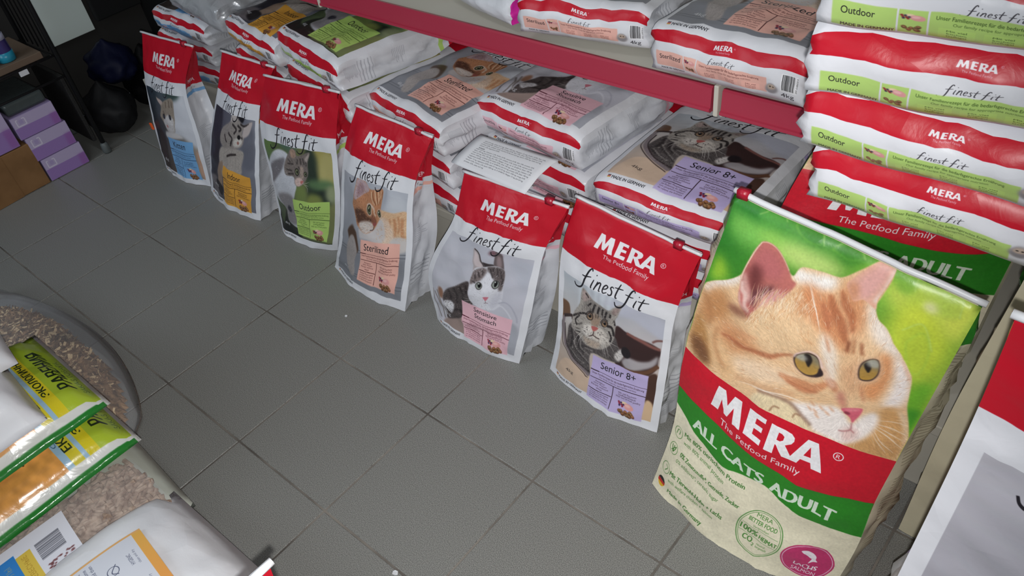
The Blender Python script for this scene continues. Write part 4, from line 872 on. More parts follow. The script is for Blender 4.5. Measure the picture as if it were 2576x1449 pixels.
    A.poly([(80.8, 157.2), (83, 156.6), (85.6, 157.6), (87.4, 159.8), (87.8, 162.4), (88.8, 163.6), (87.2, 164), (85.6, 165.4), (85.8, 163.8), (86, 162), (84.2, 160.4), (82, 159.2)], (244, 236, 242))
    A.text('LACHS', (80, 170.4), (90, 170.4), 3.4, (248, 240, 246), bold=0.02)
    A.text('SALMON', (79.8, 175.2), (90.4, 175.2), 3.2, (248, 240, 246), bold=0.0)
    A.mottle(0.015, 3)
    return A
BIG_FRONT = photo_big().image('print_big')


# ---------------------------------------------------------------- more printed sheets
def sheet_box():
    A = Art(100, 56, 300, (178, 160, 204))
    A.rect(0, 0, 100, 27, (190, 176, 210))
    A.rect(0, 27, 100, 56, (158, 126, 190))
    A.rect(82, 27, 100, 56, (154, 104, 176), 4)
    for a, b in (((10, 8), (10, 24)), ((10, 24), (30, 24)), ((30, 24), (30, 9)), ((24, 8), (30, 8)), ((10, 8), (14, 8))):
        A.stroke([a, b], 2.4, (222, 214, 234), smooth=False)
    A.rect(16, 10, 25, 20, (176, 160, 204), 1)
    return A
def sheet_paper():
    A = Art(210, 150, 700, (222, 223, 228))
    rg = np.random.default_rng(4)
    G = (60, 60, 66)
    words = ['vit. A 18 000 IU', 'protein 32%', 'Calcium 1,2%', 'omega 0,4%', 'magnesium 0,09%', 'taurin 1500 mg', 'Zink 140 mg', 'fosfor 0,9%', 'rohfaser 2,5%', 'Eisen 190 mg', 'Mangan 15 mg', 'Jod 2,0 mg', 'natrium 0,4%', 'selen 0,2 mg', 'fett 14%']
    for i in range(13):
        if i == 4:
            A.text('Inhalt', (30, 62), (46, 62), 5, G, bold=0.02)
            continue
        y = 26 + i * 8.6
        n = 6 if i not in (3, 12) else 2
        s = ', '.join(rg.choice(words, n, False))
        A.text(s, (26, y), (26 + (162 + rg.uniform(-6, 4)) * n / 6, y), 4.6, G)
    return A
def sheet_litter_green():
    """pillow bag of litter: orange body, blue and yellow stripes, lime end with heavy Cyrillic lettering; 100 wide, 200 high"""
    A = Art(100, 200, 600, (226, 160, 82))
    A.mottle(0.05, 9)
    A.rect(0, 156.5, 100, 171, (164, 198, 222))
    A.rect(0, 161, 100, 168, (222, 208, 56))
    A.rect(0, 171, 100, 178.4, (226, 210, 44))
    A.gradient(0, 178.4, 100, 200, (184, 206, 60), (152, 178, 46), (176, 200, 58), (150, 176, 50))
    K = (38, 52, 30)
    A.text('РАВЕНИЯ', (20, 191.6), (67, 191.6), 8.6, K, bold=0.025)
    A.text('ЭКОЛОГИЧНЫЙ', (20, 177), (72, 177), 4.8, K, bold=0.03)
    A.text('ЕКОНОМНЫЙ', (14, 166.6), (66, 166.6), 5.6, K, bold=0.02)
    A.text('СОСТАВ 100%', (20, 160.2), (70, 160.2), 2.6, (50, 90, 130))
    A.text('ЗАКАЗ ТОВАРА', (16, 196), (60, 196), 2.8, (92, 116, 40))
    A.rect(0, 0, 7.0, 200, (228, 230, 226))
    A.rect(0, 0, 4.6, 200, (44, 132, 52))
    A.rect(0, 197.6, 100, 200, (228, 230, 226))
    rg = np.random.default_rng(9)
    for i in range(40):
        x, y = rg.uniform(12, 98), rg.uniform(40, 150)
        A.ell(x, y, rg.uniform(0.3, 0.9), rg.uniform(0.2, 0.6), (84, 56, 30), rot=rg.uniform(0, 180))
    return A
def sheet_pellet_label():
    """white label, its first edge towards the aisle: bar code, yellow and blue band, lines of print"""
    A = Art(100, 70, 500, (222, 224, 234))
    A.rect(27, 0, 37, 50, (220, 190, 70))
    A.rect(37, 0, 50, 56, (34, 128, 206))
    A.text('ДРЕВЕСНЫЕ', (30.5, 6), (30.5, 46), 3.6, (184, 146, 40))
    A.text('ГРАНУЛЫ', (41.5, 8), (41.5, 46), 4, (120, 150, 160))
    rg = np.random.default_rng(6)
    for i in range(26):
        A.rect(7, 26 + i * 0.95, 24, 26 + i * 0.95 + rg.choice([0.3, 0.65]), (66, 68, 80))
    for i in range(40):
        A.ell(rg.uniform(4, 22), rg.uniform(6, 20), rg.uniform(0.5, 1.6), rg.uniform(0.4, 1.2), (110, 62, 66), 0.2)
    for i in range(12):
        x = 58 + i * 3.0 + (3 if i > 3 else 0)
        A.stroke([(x, 46), (x, 46 - rg.uniform(16, 36))], 0.9, (86, 92, 128), 0.85, smooth=False)
    return A
def sheet_litter_label():
    """label of the white litter bag; its first edge, an orange band, lies towards the aisle"""
    A = Art(100, 110, 640, (226, 230, 240))
    A.gradient(0, 0, 5.6, 110, (238, 150, 84), (238, 150, 84), (242, 190, 96), (242, 190, 96))
    A.rect(0, 107.8, 100, 110, (240, 186, 120))
    G = (92, 98, 124)
    for i, (t, q) in enumerate((('ABSORBS', 16), ('LIGHT', 46), ('HYGIENIC', 76))):
        A.text(t, (12, q + 2), (12, q + 14), 2.4, G)
        A.text('clean and dry', (9, q), (9, q + 16), 1.6, G, alpha=0.8)
        A.ring(24, q + 8, 3.4, 4.4, 0.5, G)
        A.stroke([(21, q + 13), (25, q + 7), (22, q + 3)], 0.6, G)
    rows = ['Hygienic cat litter of natural pellets, with no scent', 'Pour a layer of five centimetres into a clean tray', 'Remove the clumps every day and top up with litter', 'Keep the bag in a dry place away from any children', 'Store at room temperature, harmless to all animals', 'Do not flush it in the toilet', 'Absorbs moisture and smell for a long time at home', 'Turn the litter now and then']
    for i, t in enumerate(rows):
        x = 32 + i * 3.6
        A.text(t, (x + 25.2 - 2 * i * 3.6, 104 - len(t) * 1.85), (x + 25.2 - 2 * i * 3.6, 104), 2.3, G)
    A.rect(60, 6, 100, 107.8, (240, 186, 88))
    rg = np.random.default_rng(8)
    for i in range(1500):
        x, y = rg.uniform(62, 99), rg.uniform(10, 106)
        if (x - 62) + (106 - y) * 0.5 < 14:
            continue
        g = int(rg.integers(140, 238))
        A.ell(x, y, 0.8, 0.8, (g, g, g - 18))
    A.text('7L', (62, 88), (62, 104), 10, (30, 30, 30), bold=0.02)
    A.text('NATURAL', (80, 56), (80, 98), 9, (228, 220, 60), bold=0.05)
    return A
def sheet_beige():
    """back of a ten kilo bag: beige with brown shapes and the weight in the lower corner"""
    A = Art(100, 185, 400, (228, 219, 188))
    for i, (x, y) in enumerate(((12, 8), (24, 30), (10, 50), (22, 66), (8, 84), (20, 96))):
        A.poly([(x, y), (x + 14, y + 6), (x + 8, y + 24), (x - 6, y + 30), (x - 10, y + 12)], (96, 78, 56), 2.0, 0.8)
        A.poly([(x + 2, y + 8), (x + 9, y + 10), (x + 3, y + 20)], (150, 130, 96), 1.6, 0.8)
    A.rect(0, 158, 100, 159, (180, 170, 136))
    A.text('10 kg', (3, 176), (13, 176), 5.5, (130, 134, 84), bold=0.02)
    A.text('10 kg', (3, 136), (13, 136), 5.5, (130, 134, 84), bold=0.02)
    return A
def sheet_big_side():
    A = Art(60, 185, 300, (230, 223, 194))
    A.rect(0, 0, 60, 12, (60, 140, 44))
    A.rect(0, 12, 60, 20, (50, 136, 44))
    A.text('10 kg', (34, 18), (48, 18), 4, (230, 240, 230))
    rg = np.random.default_rng(12)
    for b, n in ((26, 16), (60, 20), (100, 22), (142, 16)):
        for i in range(n):
            A.stroke([(6, b + i * 1.7), (6 + rg.uniform(20, 34), b + i * 1.7)], 0.55, (160, 152, 122), 0.75, smooth=False)
    return A
def sheet_pink_side():
    A = Art(40, 60, 200, (232, 232, 238))
    A.rect(0, 0, 12, 60, (214, 40, 160))
    rg = np.random.default_rng(15)
    for i in range(20):
        A.rect(16 + i * 0.9, 6, 16 + i * 0.9 + rg.choice([0.3, 0.6]), 30, (30, 30, 30))
    A.text('4 025877', (16, 36), (36, 36), 3, (30, 30, 30))
    A.rect(0, 50, 40, 60, (214, 40, 160))
    return A
IMG = {n: f().image('sheet_' + n) for n, f in (('box', sheet_box), ('paper', sheet_paper), ('litter', sheet_litter_green), ('pellet_label', sheet_pellet_label), ('litter_label', sheet_litter_label), ('beige', sheet_beige), ('big_side', sheet_big_side), ('pink_side', sheet_pink_side))}

# ---------------------------------------------------------------- materials
def srgb(c):
    return tuple(((v / 255) / 12.92 if v <= 10.3 else ((v / 255 + 0.055) / 1.055) ** 2.4) for v in c) + (1.0,)
MATS = {}
def mat(name, color=(200, 200, 200), rough=0.5, metal=0.0, image=None, bump=0.0, bscale=40.0, spec=0.5, speck=None, coat=0.0, crumple=0.0, cscale=16.0):
    if name in MATS:
        return MATS[name]
    M = bpy.data.materials.new(name)
    M.use_nodes = True
    N, L = M.node_tree.nodes, M.node_tree.links
    P = N['Principled BSDF']
    P.inputs['Base Color'].default_value = srgb(color)
    P.inputs['Roughness'].default_value = rough
    P.inputs['Metallic'].default_value = metal
    P.inputs['Specular IOR Level'].default_value = spec
    P.inputs['Coat Weight'].default_value = coat
    P.inputs['Coat Roughness'].default_value = 0.15
    tc = N.new('ShaderNodeTexCoord')
    if image is not None:
        t = N.new('ShaderNodeTexImage')
        t.image = image
        t.interpolation = 'Cubic'
        t.extension = 'EXTEND'
        L.new(tc.outputs['UV'], t.inputs[0])
        L.new(t.outputs[0], P.inputs['Base Color'])
    if speck:
        n = N.new('ShaderNodeTexNoise')
        n.inputs['Scale'].default_value = speck[0]
        n.inputs['Detail'].default_value = speck[3] if len(speck) > 3 else 3.0
        r = N.new('ShaderNodeValToRGB')
        r.color_ramp.elements[0].position = 0.36
        r.color_ramp.elements[1].position = 0.64
        r.color_ramp.elements[0].color = srgb(speck[1])
        r.color_ramp.elements[1].color = srgb(speck[2])
        L.new(tc.outputs['Object'], n.inputs['Vector'])
        L.new(n.outputs[0], r.inputs[0])
        L.new(r.outputs[0], P.inputs['Base Color'])
    if bump:
        n = N.new('ShaderNodeTexNoise')
        n.inputs['Scale'].default_value = bscale
        n.inputs['Detail'].default_value = 4.0
        n.inputs['Distortion'].default_value = 0.6
        b = N.new('ShaderNodeBump')
        b.inputs['Strength'].default_value = bump
        b.inputs['Distance'].default_value = 0.004
        L.new(tc.outputs['Object'], n.inputs['Vector'])
        L.new(n.outputs[0], b.inputs['Height'])
        L.new(b.outputs[0], P.inputs['Normal'])
        if crumple:  # sharp little folds of stiff film
            n2, mx, vo, mr, b2 = N.new('ShaderNodeTexNoise'), N.new('ShaderNodeVectorMath'), N.new('ShaderNodeTexVoronoi'), N.new('ShaderNodeMapRange'), N.new('ShaderNodeBump')
            n2.inputs['Scale'].default_value = cscale * 0.6
            mx.operation = 'MULTIPLY_ADD'
            mx.inputs[1].default_value = (0.07, 0.07, 0.07)
            L.new(tc.outputs['Object'], n2.inputs['Vector'])
            L.new(n2.outputs['Color'], mx.inputs[0])
            L.new(tc.outputs['Object'], mx.inputs[2])
            vo.feature = 'F1'
            vo.inputs['Scale'].default_value = cscale
            L.new(mx.outputs[0], vo.inputs['Vector'])
            mr.inputs[2].default_value = 0.9
            L.new(vo.outputs['Distance'], mr.inputs[0])
            b2.inputs['Strength'].default_value = crumple
            b2.inputs['Distance'].default_value = 0.012
            L.new(mr.outputs[0], b2.inputs['Height'])
            L.new(b.outputs[0], b2.inputs['Normal'])
            L.new(b2.outputs[0], P.inputs['Normal'])
    MATS[name] = M
    return M
def film(name, image):
    return mat('film_' + name, rough=0.36, image=image, bump=0.22, bscale=32, spec=0.45, crumple=0.28, cscale=10)
FILM_WHITE = mat('film_plain_white', (220, 222, 228), 0.36, bump=0.3, bscale=45, spec=0.45, crumple=0.4, cscale=12)
FILM_SILVER = mat('film_silver_white', (196, 198, 202), 0.3, 0.3, bump=0.4, bscale=40, crumple=0.6, cscale=14)
PLASTIC_WHITE = mat('white_plastic', (226, 228, 232), 0.35)
PLASTIC_RED = mat('red_plastic', (176, 24, 50), 0.35)

def clear_film(name, haze, rough=0.12):
    M = bpy.data.materials.new(name)
    M.use_nodes = True
    N, L = M.node_tree.nodes, M.node_tree.links
    out = N['Material Output']
    N.remove(N['Principled BSDF'])
    tr, gl, df = N.new('ShaderNodeBsdfTransparent'), N.new('ShaderNodeBsdfGlossy'), N.new('ShaderNodeBsdfDiffuse')
    gl.inputs['Roughness'].default_value = rough
    df.inputs[0].default_value = (0.75, 0.78, 0.82, 1)
    fr = N.new('ShaderNodeLayerWeight')
    fr.inputs[0].default_value = 0.06
    tc, n, b = N.new('ShaderNodeTexCoord'), N.new('ShaderNodeTexNoise'), N.new('ShaderNodeBump')
    n.inputs['Scale'].default_value = 26
    n.inputs['Distortion'].default_value = 1.0
    b.inputs['Strength'].default_value = 0.5
    b.inputs['Distance'].default_value = 0.01
    L.new(tc.outputs['Object'], n.inputs[0])
    L.new(n.outputs[0], b.inputs['Height'])
    L.new(b.outputs[0], gl.inputs['Normal'])
    m1, m2 = N.new('ShaderNodeMixShader'), N.new('ShaderNodeMixShader')
    lw, mr = N.new('ShaderNodeLayerWeight'), N.new('ShaderNodeMapRange')
    lw.inputs[0].default_value = 0.35
    mr.inputs[3].default_value = haze
    mr.inputs[4].default_value = min(1.0, haze + 0.22)
    L.new(lw.outputs['Facing'], mr.inputs[0])
    L.new(mr.outputs[0], m1.inputs[0])
    L.new(tr.outputs[0], m1.inputs[1])
    L.new(df.outputs[0], m1.inputs[2])
    L.new(fr.outputs['Fresnel'], m2.inputs[0])
    L.new(m1.outputs[0], m2.inputs[1])
    L.new(gl.outputs[0], m2.inputs[2])
    L.new(m2.outputs[0], out.inputs[0])
    return M

# ---------------------------------------------------------------- objects
def tag(o, label=None, cat=None, group=None, kind=None):
    for k, v in (('label', label), ('category', cat), ('group', group), ('kind', kind)):
        if v:
            o[k] = v
    return o
def thing(name, loc, label, cat, group=None):
    o = bpy.data.objects.new(name, None)
    COL.objects.link(o)
    o.location = loc
    o.empty_display_size = 0.05
    return tag(o, label, cat, group)
def link(name, me, parent=None, mats=(), smooth=True):
    for m_ in mats:
        me.materials.append(m_)
    if smooth:
        me.polygons.foreach_set('use_smooth', [True] * len(me.polygons))
    o = bpy.data.objects.new(name, me)
    COL.objects.link(o)
    if parent is not None:
        o.parent = parent
        o.location = -parent.location if parent.type == 'EMPTY' else (0, 0, 0)
    return o
def mesh(name, V, F):
    me = bpy.data.meshes.new(name)
    me.from_pydata([tuple(v) for v in V], [], F)
    me.update()
    return me
def box_mesh(name, x0, y0, z0, x1, y1, z1, bev=0.0, seg=2):
    bm = bmesh.new()
    bmesh.ops.create_cube(bm, size=1.0)
    for v in bm.verts:
        v.co = ((x0 + x1) / 2 + v.co.x * (x1 - x0), (y0 + y1) / 2 + v.co.y * (y1 - y0), (z0 + z1) / 2 + v.co.z * (z1 - z0))
    if bev:
        bmesh.ops.bevel(bm, geom=bm.edges[:], offset=bev, segments=seg, affect='EDGES', profile=0.5)
    me = bpy.data.meshes.new(name)
    bm.to_mesh(me)
    bm.free()
    return me
def box(name, a, b, material, parent=None, bev=0.002, seg=2):
    return link(name, box_mesh(name, *a, *b, bev, seg), parent, (material,), smooth=False)
def tube_mesh(name, pts, r, n=8, cap=True):
    P = [Vector(p) for p in pts]
    V, F = [], []
    for i, p in enumerate(P):
        d = (P[min(i + 1, len(P) - 1)] - P[max(i - 1, 0)]).normalized()
        u = d.cross(Vector((0, 0, 1)))
        u = u.normalized() if u.length > 1e-4 else Vector((1, 0, 0))
        v = d.cross(u)
        rr = r[i] if isinstance(r, (list, tuple)) else r
        for k in range(n):
            a = 2 * math.pi * k / n
            V.append(p + u * (rr * math.cos(a)) + v * (rr * math.sin(a)))
    for i in range(len(P) - 1):
        for k in range(n):
            F.append((i * n + k, i * n + (k + 1) % n, (i + 1) * n + (k + 1) % n, (i + 1) * n + k))
    if cap:
        F.append(tuple(range(n))[::-1])
        F.append(tuple(range((len(P) - 1) * n, len(P) * n)))
    return mesh(name, V, F)

def hermite(bs, P, b):
    n = len(bs)
    M = []
    for i in range(n):
        if i == 0:
            M.append((P[1] - P[0]) / (bs[1] - bs[0]))
        elif i == n - 1:
            M.append((P[-1] - P[-2]) / (bs[-1] - bs[-2]))
        else:
            h0, h1 = bs[i] - bs[i - 1], bs[i + 1] - bs[i]
            M.append(((P[i] - P[i - 1]) / h0 * h1 + (P[i + 1] - P[i]) / h1 * h0) / (h0 + h1))
    k = 0
    while k < n - 2 and b > bs[k + 1]:
        k += 1
    h = bs[k + 1] - bs[k]
    t = (b - bs[k]) / h
    return (2 * t ** 3 - 3 * t ** 2 + 1) * P[k] + (t ** 3 - 2 * t ** 2 + t) * h * M[k] + (-2 * t ** 3 + 3 * t ** 2) * P[k + 1] + (t ** 3 - t ** 2) * h * M[k + 1]

def nz(x, y, s):
    return noise.noise(Vector((x, y, s * 7.31)))
def crease(x, y, s):
    return 1.0 - abs(noise.noise(Vector((x, y, s * 3.77)))) * 2.4

class Bag:
    """A side-gusset bag. Its front is spanned by rows of left and right points from the bottom edge (b = 0) to the top seam (b = 1)."""
    def __init__(self, bs, L, R, D, depth, out, bulge, lying=False, seed=1, wr=0.004, gus=0.35, floor=None, bfull=0.0, flop=0.0):
        self.bs, self.L, self.R = bs, [Vector(p) for p in L], [Vector(p) for p in R]
        self.D, self.dep, self.out = D, Vector(depth), Vector(out)
        self.B, self.ly, self.seed, self.wr, self.gus, self.floor = bulge, lying, seed, wr, gus, floor
        self.W = (self.R[0] - self.L[0]).length
        self.H = sum((self.L[i + 1] - self.L[i]).length for i in range(len(L) - 1))
        self.side = (self.R[0] - self.L[0]).normalized()
    def thick(self, b):
        if self.ly:
            t = min(1.0, max(0.0, (1 - b) / 0.42))
            return max(0.004, self.D * (0.93 + 0.07 * math.sin(math.pi * b)) * t ** 0.6)
        return max(0.004, self.D * (1 - b ** 2.6) ** 0.9)
    def front(self, a, b):
        p = hermite(self.bs, self.L, b).lerp(hermite(self.bs, self.R, b), a)
        q = 4 * a * (1 - a)
        if self.ly:
            p = p + self.out * (self.B * q ** 0.7 * min(1, (b * 6)) * (1 - b ** 2))
            e = min(a, 1 - a) * self.W / 0.035
            if e < 1 and b < 0.97:
                p = p - self.out * (0.010 * (1 - e) ** 2 * min(1, (1 - b) * 4))
            if b < 0.05:
                p = p - self.out * (0.010 * (1 - b / 0.05) ** 2)
        else:
            p = p + self.out * (self.B * q * (1 - b ** 3))
        x, y, s = a * self.W, b * self.H, self.seed
        k = min(1, 6 * min(a, 1 - a) + 0.25) * min(1, 0.3 + (1 - b) * 5)
        d = self.wr * (nz(x * 9, y * 9, s) * 1.1 + 0.55 * nz(x * 24, y * 20, s + 1) + 1.5 * max(0, crease(x * 7, y * 11, s + 2) - 0.5) + (1.0 * max(0, crease(x * 16 + y * 6, y * 10, s + 3) - 0.6) if b > 0.62 or b < 0.16 else 0) - 0.1)
        edge = max(0, 1 - min(a, 1 - a) / 0.16) + max(0, 1 - b / 0.12)
        d += self.wr * 0.8 * edge * nz(x * 30, y * 30, s + 5)
        return p + self.out * (d * k)
    def point(self, a, b, w):
        f = self.front(a, b)
        T = self.thick(b)
        back = hermite(self.bs, self.L, b).lerp(hermite(self.bs, self.R, b), a) + self.dep * T
        x, y, s = a * self.W, b * self.H, self.seed + 9
        back = back + self.dep * (self.wr * nz(x * 12, y * 12, s))
        return f.lerp(back, w)
    def sidep(self, right, b, w):
        a = 1.0 if right else 0.0
        p = self.point(a, b, w)
        T = self.thick(b)
        s = self.seed + (20 if right else 30)
        inn = math.sin(math.pi * w)
        g = self.gus * T * inn * (0.25 + 0.75 * min(1, b / 0.5)) if not self.ly else -0.14 * T * inn * min(1, b * 5) + 0.2 * T * inn * max(0, b - 0.3)
        y = b * self.H
        c = inn ** 0.5 * self.wr * 2.2 * (nz(w * 4, y * 16, s) + 0.7 * nz(w * 7, y * 34, s + 1) + 1.2 * max(0, crease(w * 2.5, y * 14, s + 2) - 0.5))
        if not self.ly:
            c *= 0.8
        return p + self.side * ((-g - c) if right else (g + c))
    def build(self, name, parent, mats, nu=30, nv=46, nd=8):
        V, F, MI, UV = [], [], [], []
        ring = 2 * (nu + nd)
        idx = lambda j, k: j * ring + (k % ring)
        for j in range(nv + 1):
            b = (j / nv)
            b = b * b * 0.25 + b * 0.75 if j < nv else 1.0
            for i in range(nu):
                V.append(self.point(i / nu, b, 0))
            for d in range(nd):
                V.append(self.sidep(True, b, d / nd))
            for i in range(nu):
                V.append(self.point(1 - i / nu, b, 1))
            for d in range(nd):
                V.append(self.sidep(False, b, 1 - d / nd))
        bj = [(j / nv) ** 2 * 0.25 + (j / nv) * 0.75 for j in range(nv + 1)]
        def uvs(k, j, k2):
            b = bj[j]
            if k2 <= nu:
                return 0, (k / nu, b)
            if k2 <= nu + nd:
                return 1, ((k - nu) / nd, b)
            if k2 <= 2 * nu + nd:
                return 3, ((k - nu - nd) / nu, b)
            return 1, (1 - (k - 2 * nu - nd) / nd, b)
        for j in range(nv):
            for k in range(ring):
                F.append((idx(j, k), idx(j, k + 1), idx(j + 1, k + 1), idx(j + 1, k)))
                m0, u0 = uvs(k, j, k + 1)
                _, u1 = uvs(k + 1, j, k + 1)
                MI.append(m0)
                t0, t1 = bj[j], bj[j + 1]
                UV += [(u0[0], t0), (u1[0], t0), (u1[0], t1), (u0[0], t1)]
        for top in (False, True):
            j = nv if top else 0
            b = 1.0 if top else 0.0
            grid = {}
            for i in range(nu + 1):
                for d in range(nd + 1):
                    a, w_ = i / nu, d / nd
                    if d == 0:
                        grid[i, d] = idx(j, i)
                    elif d == nd:
                        grid[i, d] = idx(j, nu + nd + (nu - i))
                    elif i == nu:
                        grid[i, d] = idx(j, nu + d)
                    elif i == 0:
                        grid[i, d] = idx(j, (2 * nu + nd + (nd - d)))
                    else:
                        p = self.point(a, b, w_)
                        if not top and self.ly:
                            dr = (self.L[0] - self.L[1]).normalized()
                            q = (4 * a * (1 - a)) ** 0.5 * math.sin(math.pi * w_)
                            p = p + dr * (0.016 * q + self.wr * 1.2 * q * (nz(a * 9, w_ * 4, self.seed + 40) + max(0, crease(a * 5, w_ * 2.4, self.seed + 41) - 0.4)))
                        grid[i, d] = len(V)
                        V.append(p)
            for i in range(nu):
                for d in range(nd):
                    q = [grid[i, d], grid[i, d + 1], grid[i + 1, d + 1], grid[i + 1, d]]
                    uv = [(i / nu, 1 - d / nd), (i / nu, 1 - (d + 1) / nd), ((i + 1) / nu, 1 - (d + 1) / nd), ((i + 1) / nu, 1 - d / nd)]
                    if top:
                        q, uv = q[::-1], uv[::-1]
                    F.append(tuple(q))
                    MI.append(3 if top else 2)
                    UV += uv
        if self.floor is not None:
            V = [Vector((p.x, p.y, max(p.z, self.floor))) for p in V]
        me = mesh(name, V, F)
        me.polygons.foreach_set('material_index', MI)
        ul = me.uv_layers.new(name='UVMap')
        ul.data.foreach_set('uv', np.array(UV, np.float32).ravel())
        ed = me.attributes.new('sharp_edge', 'BOOLEAN', 'EDGE')
        ev = np.zeros(len(me.edges) * 2, np.int32)
        me.edges.foreach_get('vertices', ev)
        ev = ev.reshape(-1, 2)
        corner = np.array([0, nu, nu + nd, 2 * nu + nd])
        inr = (ev < ring * (nv + 1)).all(1)
        k = ev % ring
        sh = inr & (k[:, 0] == k[:, 1]) & np.isin(k[:, 0], corner)
        if not self.ly:
            r = ev // ring
            sh |= inr & (r[:, 0] == 0) & (r[:, 1] == 0)
        ed.data.foreach_set('value', sh)
        o = link(name, me, parent, mats)
        return o
    def zipper(self, parent, at=0.86, slider=True, r=0.0035, lift=0.006):
        pts = []
        for i in range(25):
            a = -0.01 + 1.02 * i / 24
            p = self.point(min(1, max(0, a)), 0.995, 0) + self.out * 0.003 + (self.L[-1] - self.L[-2]).normalized() * lift + self.side * (a - min(1, max(0, a))) * self.W
            pts.append(p)
        strip = link('zip_strip', tube_mesh('zip_strip', pts, r), parent, (PLASTIC_WHITE,))
        if slider:
            i = int(at * 24)
            c = pts[i]
            s = self.side * 0.009
            u = Vector((0, 0, 0.0075)) if not self.ly else self.out * 0.0075
            o2 = u.cross(self.side).normalized() * 0.0065
            V = [c + s * sx + u * sz + o2 * sy for sx in (-1, 1) for sy in (-1, 1) for sz in (-1, 1)]
            bm = bmesh.new()
            vs = [bm.verts.new(v) for v in V]
            for f in ((0, 1, 3, 2), (4, 6, 7, 5), (0, 4, 5, 1), (2, 3, 7, 6), (0, 2, 6, 4), (1, 5, 7, 3)):
                bm.faces.new([vs[q] for q in f])
            bmesh.ops.recalc_face_normals(bm, faces=bm.faces[:])
            bmesh.ops.bevel(bm, geom=bm.edges[:], offset=0.0008, segments=2, affect='EDGES')
            me = bpy.data.meshes.new('zip_slider')
            bm.to_mesh(me)
            bm.free()
            link('zip_slider', me, strip, (PLASTIC_RED,))

def pack(fl):
    return (film(fl, FRONT[fl]), film('side_' + fl, SIDE[fl]), film('bottom_' + fl, BOTTOM[fl]), FILM_WHITE)
BIG_PACK = (film('big', BIG_FRONT), film('big_side', IMG['big_side']), mat('film_beige', (230, 223, 194), 0.45, bump=0.2, bscale=40), mat('film_beige', ()))

def standing(rows, fl, label, D=0.088, seed=1, bulge=0.022, group=None, zip_at=0.86, mats=None, depth=(0, 1, 0), out=(0, -1, 0), floor=0.0006, wr=0.0055, zr=0.0034, gus=0.22, cat='bag', lift=0.003):
    bs, L, R = rows
    B = Bag(bs, L, R, D, depth, out, bulge, False, seed, wr, gus, floor)
    c = (Vector(L[0]) + Vector(R[0])) / 2 + Vector(depth) * D / 2
    t = thing('pet_food_bag', c, label, cat, group)
    B.build('bag_body', t, mats or pack(fl))
    B.zipper(t, zip_at, True, zr, lift)
    return t
def lying(FL, FR, length, D, fl, label, seed, dz=-0.02, mats=None, group=None, wr=0.004, turn=0.0, bulge=0.012):
    FL, FR = Vector(FL), Vector(FR)
    s = (FR - FL)
    d = Vector((-s.y, s.x, 0)).normalized()
    d = Matrix.Rotation(turn, 3, 'Z') @ d
    up = Vector((0, 0, 1))
    L = [FL, FL + d * length * 0.5 + up * dz * 0.3, FL + d * length + up * dz]
    R = [FR, FR + d * length * 0.5 + up * dz * 0.3, FR + d * length + up * dz]
    B = Bag([0, 0.5, 1], L, R, D - 0.010, (0, 0, -1), (0, 0, 1), bulge * 0.6, True, seed, wr, floor=FL.z - D)
    c = (FL + FR) / 2 + d * length / 2
    c.z = FL.z - D
    t = thing('pet_food_bag', c, label, 'bag', group)
    B.build('bag_body', t, mats or pack(fl), nu=26, nv=34)
    return t

# ---------------------------------------------------------------- the setting
TILE_M = mat('grey_granite_tile', rough=0.42, speck=(760, (84, 84, 82), (162, 162, 157), 5.0))
GROUT = mat('tile_grout', rough=0.8, speck=(7, (84, 79, 74), (134, 128, 120)))
floor = link('floor', box_mesh('floor', -0.66, -2.2, -0.06, 4.0, 1.2, -0.0016), None, (GROUT,), False)
tag(floor, 'grey granite tile floor with thin joints', kind='structure')
tm = box_mesh('tile', -0.1480, -0.1480, -0.010, 0.1480, 0.1480, 0.0, 0.0012, 1)
tm.materials.append(TILE_M)
for i in range(-2, 13):
    for j in range(-7, 4):
        o = bpy.data.objects.new('tile', tm)
        COL.objects.link(o)
        o.parent = floor
        o.location = (0.15 + 0.3 * i + RNG.normal(0, 0.0003), 0.15 + 0.3 * j + RNG.normal(0, 0.0003), -0.0004 * RNG.random())
        if o.location.x < -0.5:
            o.scale.x = 1.0
WALL_DARK = mat('dark_wall_paint', (44, 42, 40), 0.8, bump=0.2, bscale=20)
WALL_LIGHT = mat('pale_wall_paint', (176, 178, 172), 0.8, bump=0.2, bscale=30)
for n, a, b, m_ in (('wall_left', (-0.72, -2.2, 0), (-0.66, 1.2, 2.7), WALL_DARK), ('wall_back', (-0.72, 1.2, 0), (4.06, 1.26, 2.7), WALL_LIGHT),
                    ('wall_right', (4.0, -2.2, 0), (4.06, 1.2, 2.7), WALL_LIGHT), ('wall_front', (-0.72, -2.26, 0), (4.06, -2.2, 2.7), WALL_LIGHT), ('ceiling', (-0.72, -2.26, 2.7), (4.06, 1.26, 2.76), WALL_LIGHT)):
    tag(box(n, a, b, m_, bev=0), kind='structure')
PANEL_W = mat('pale_board', (228, 240, 234), 0.6)
tag(box('wall_panel', (-0.66, 0.285, 0.275), (-0.645, 0.46, 1.7), PANEL_W), 'pale green-white board fixed on the dark end wall', 'board')

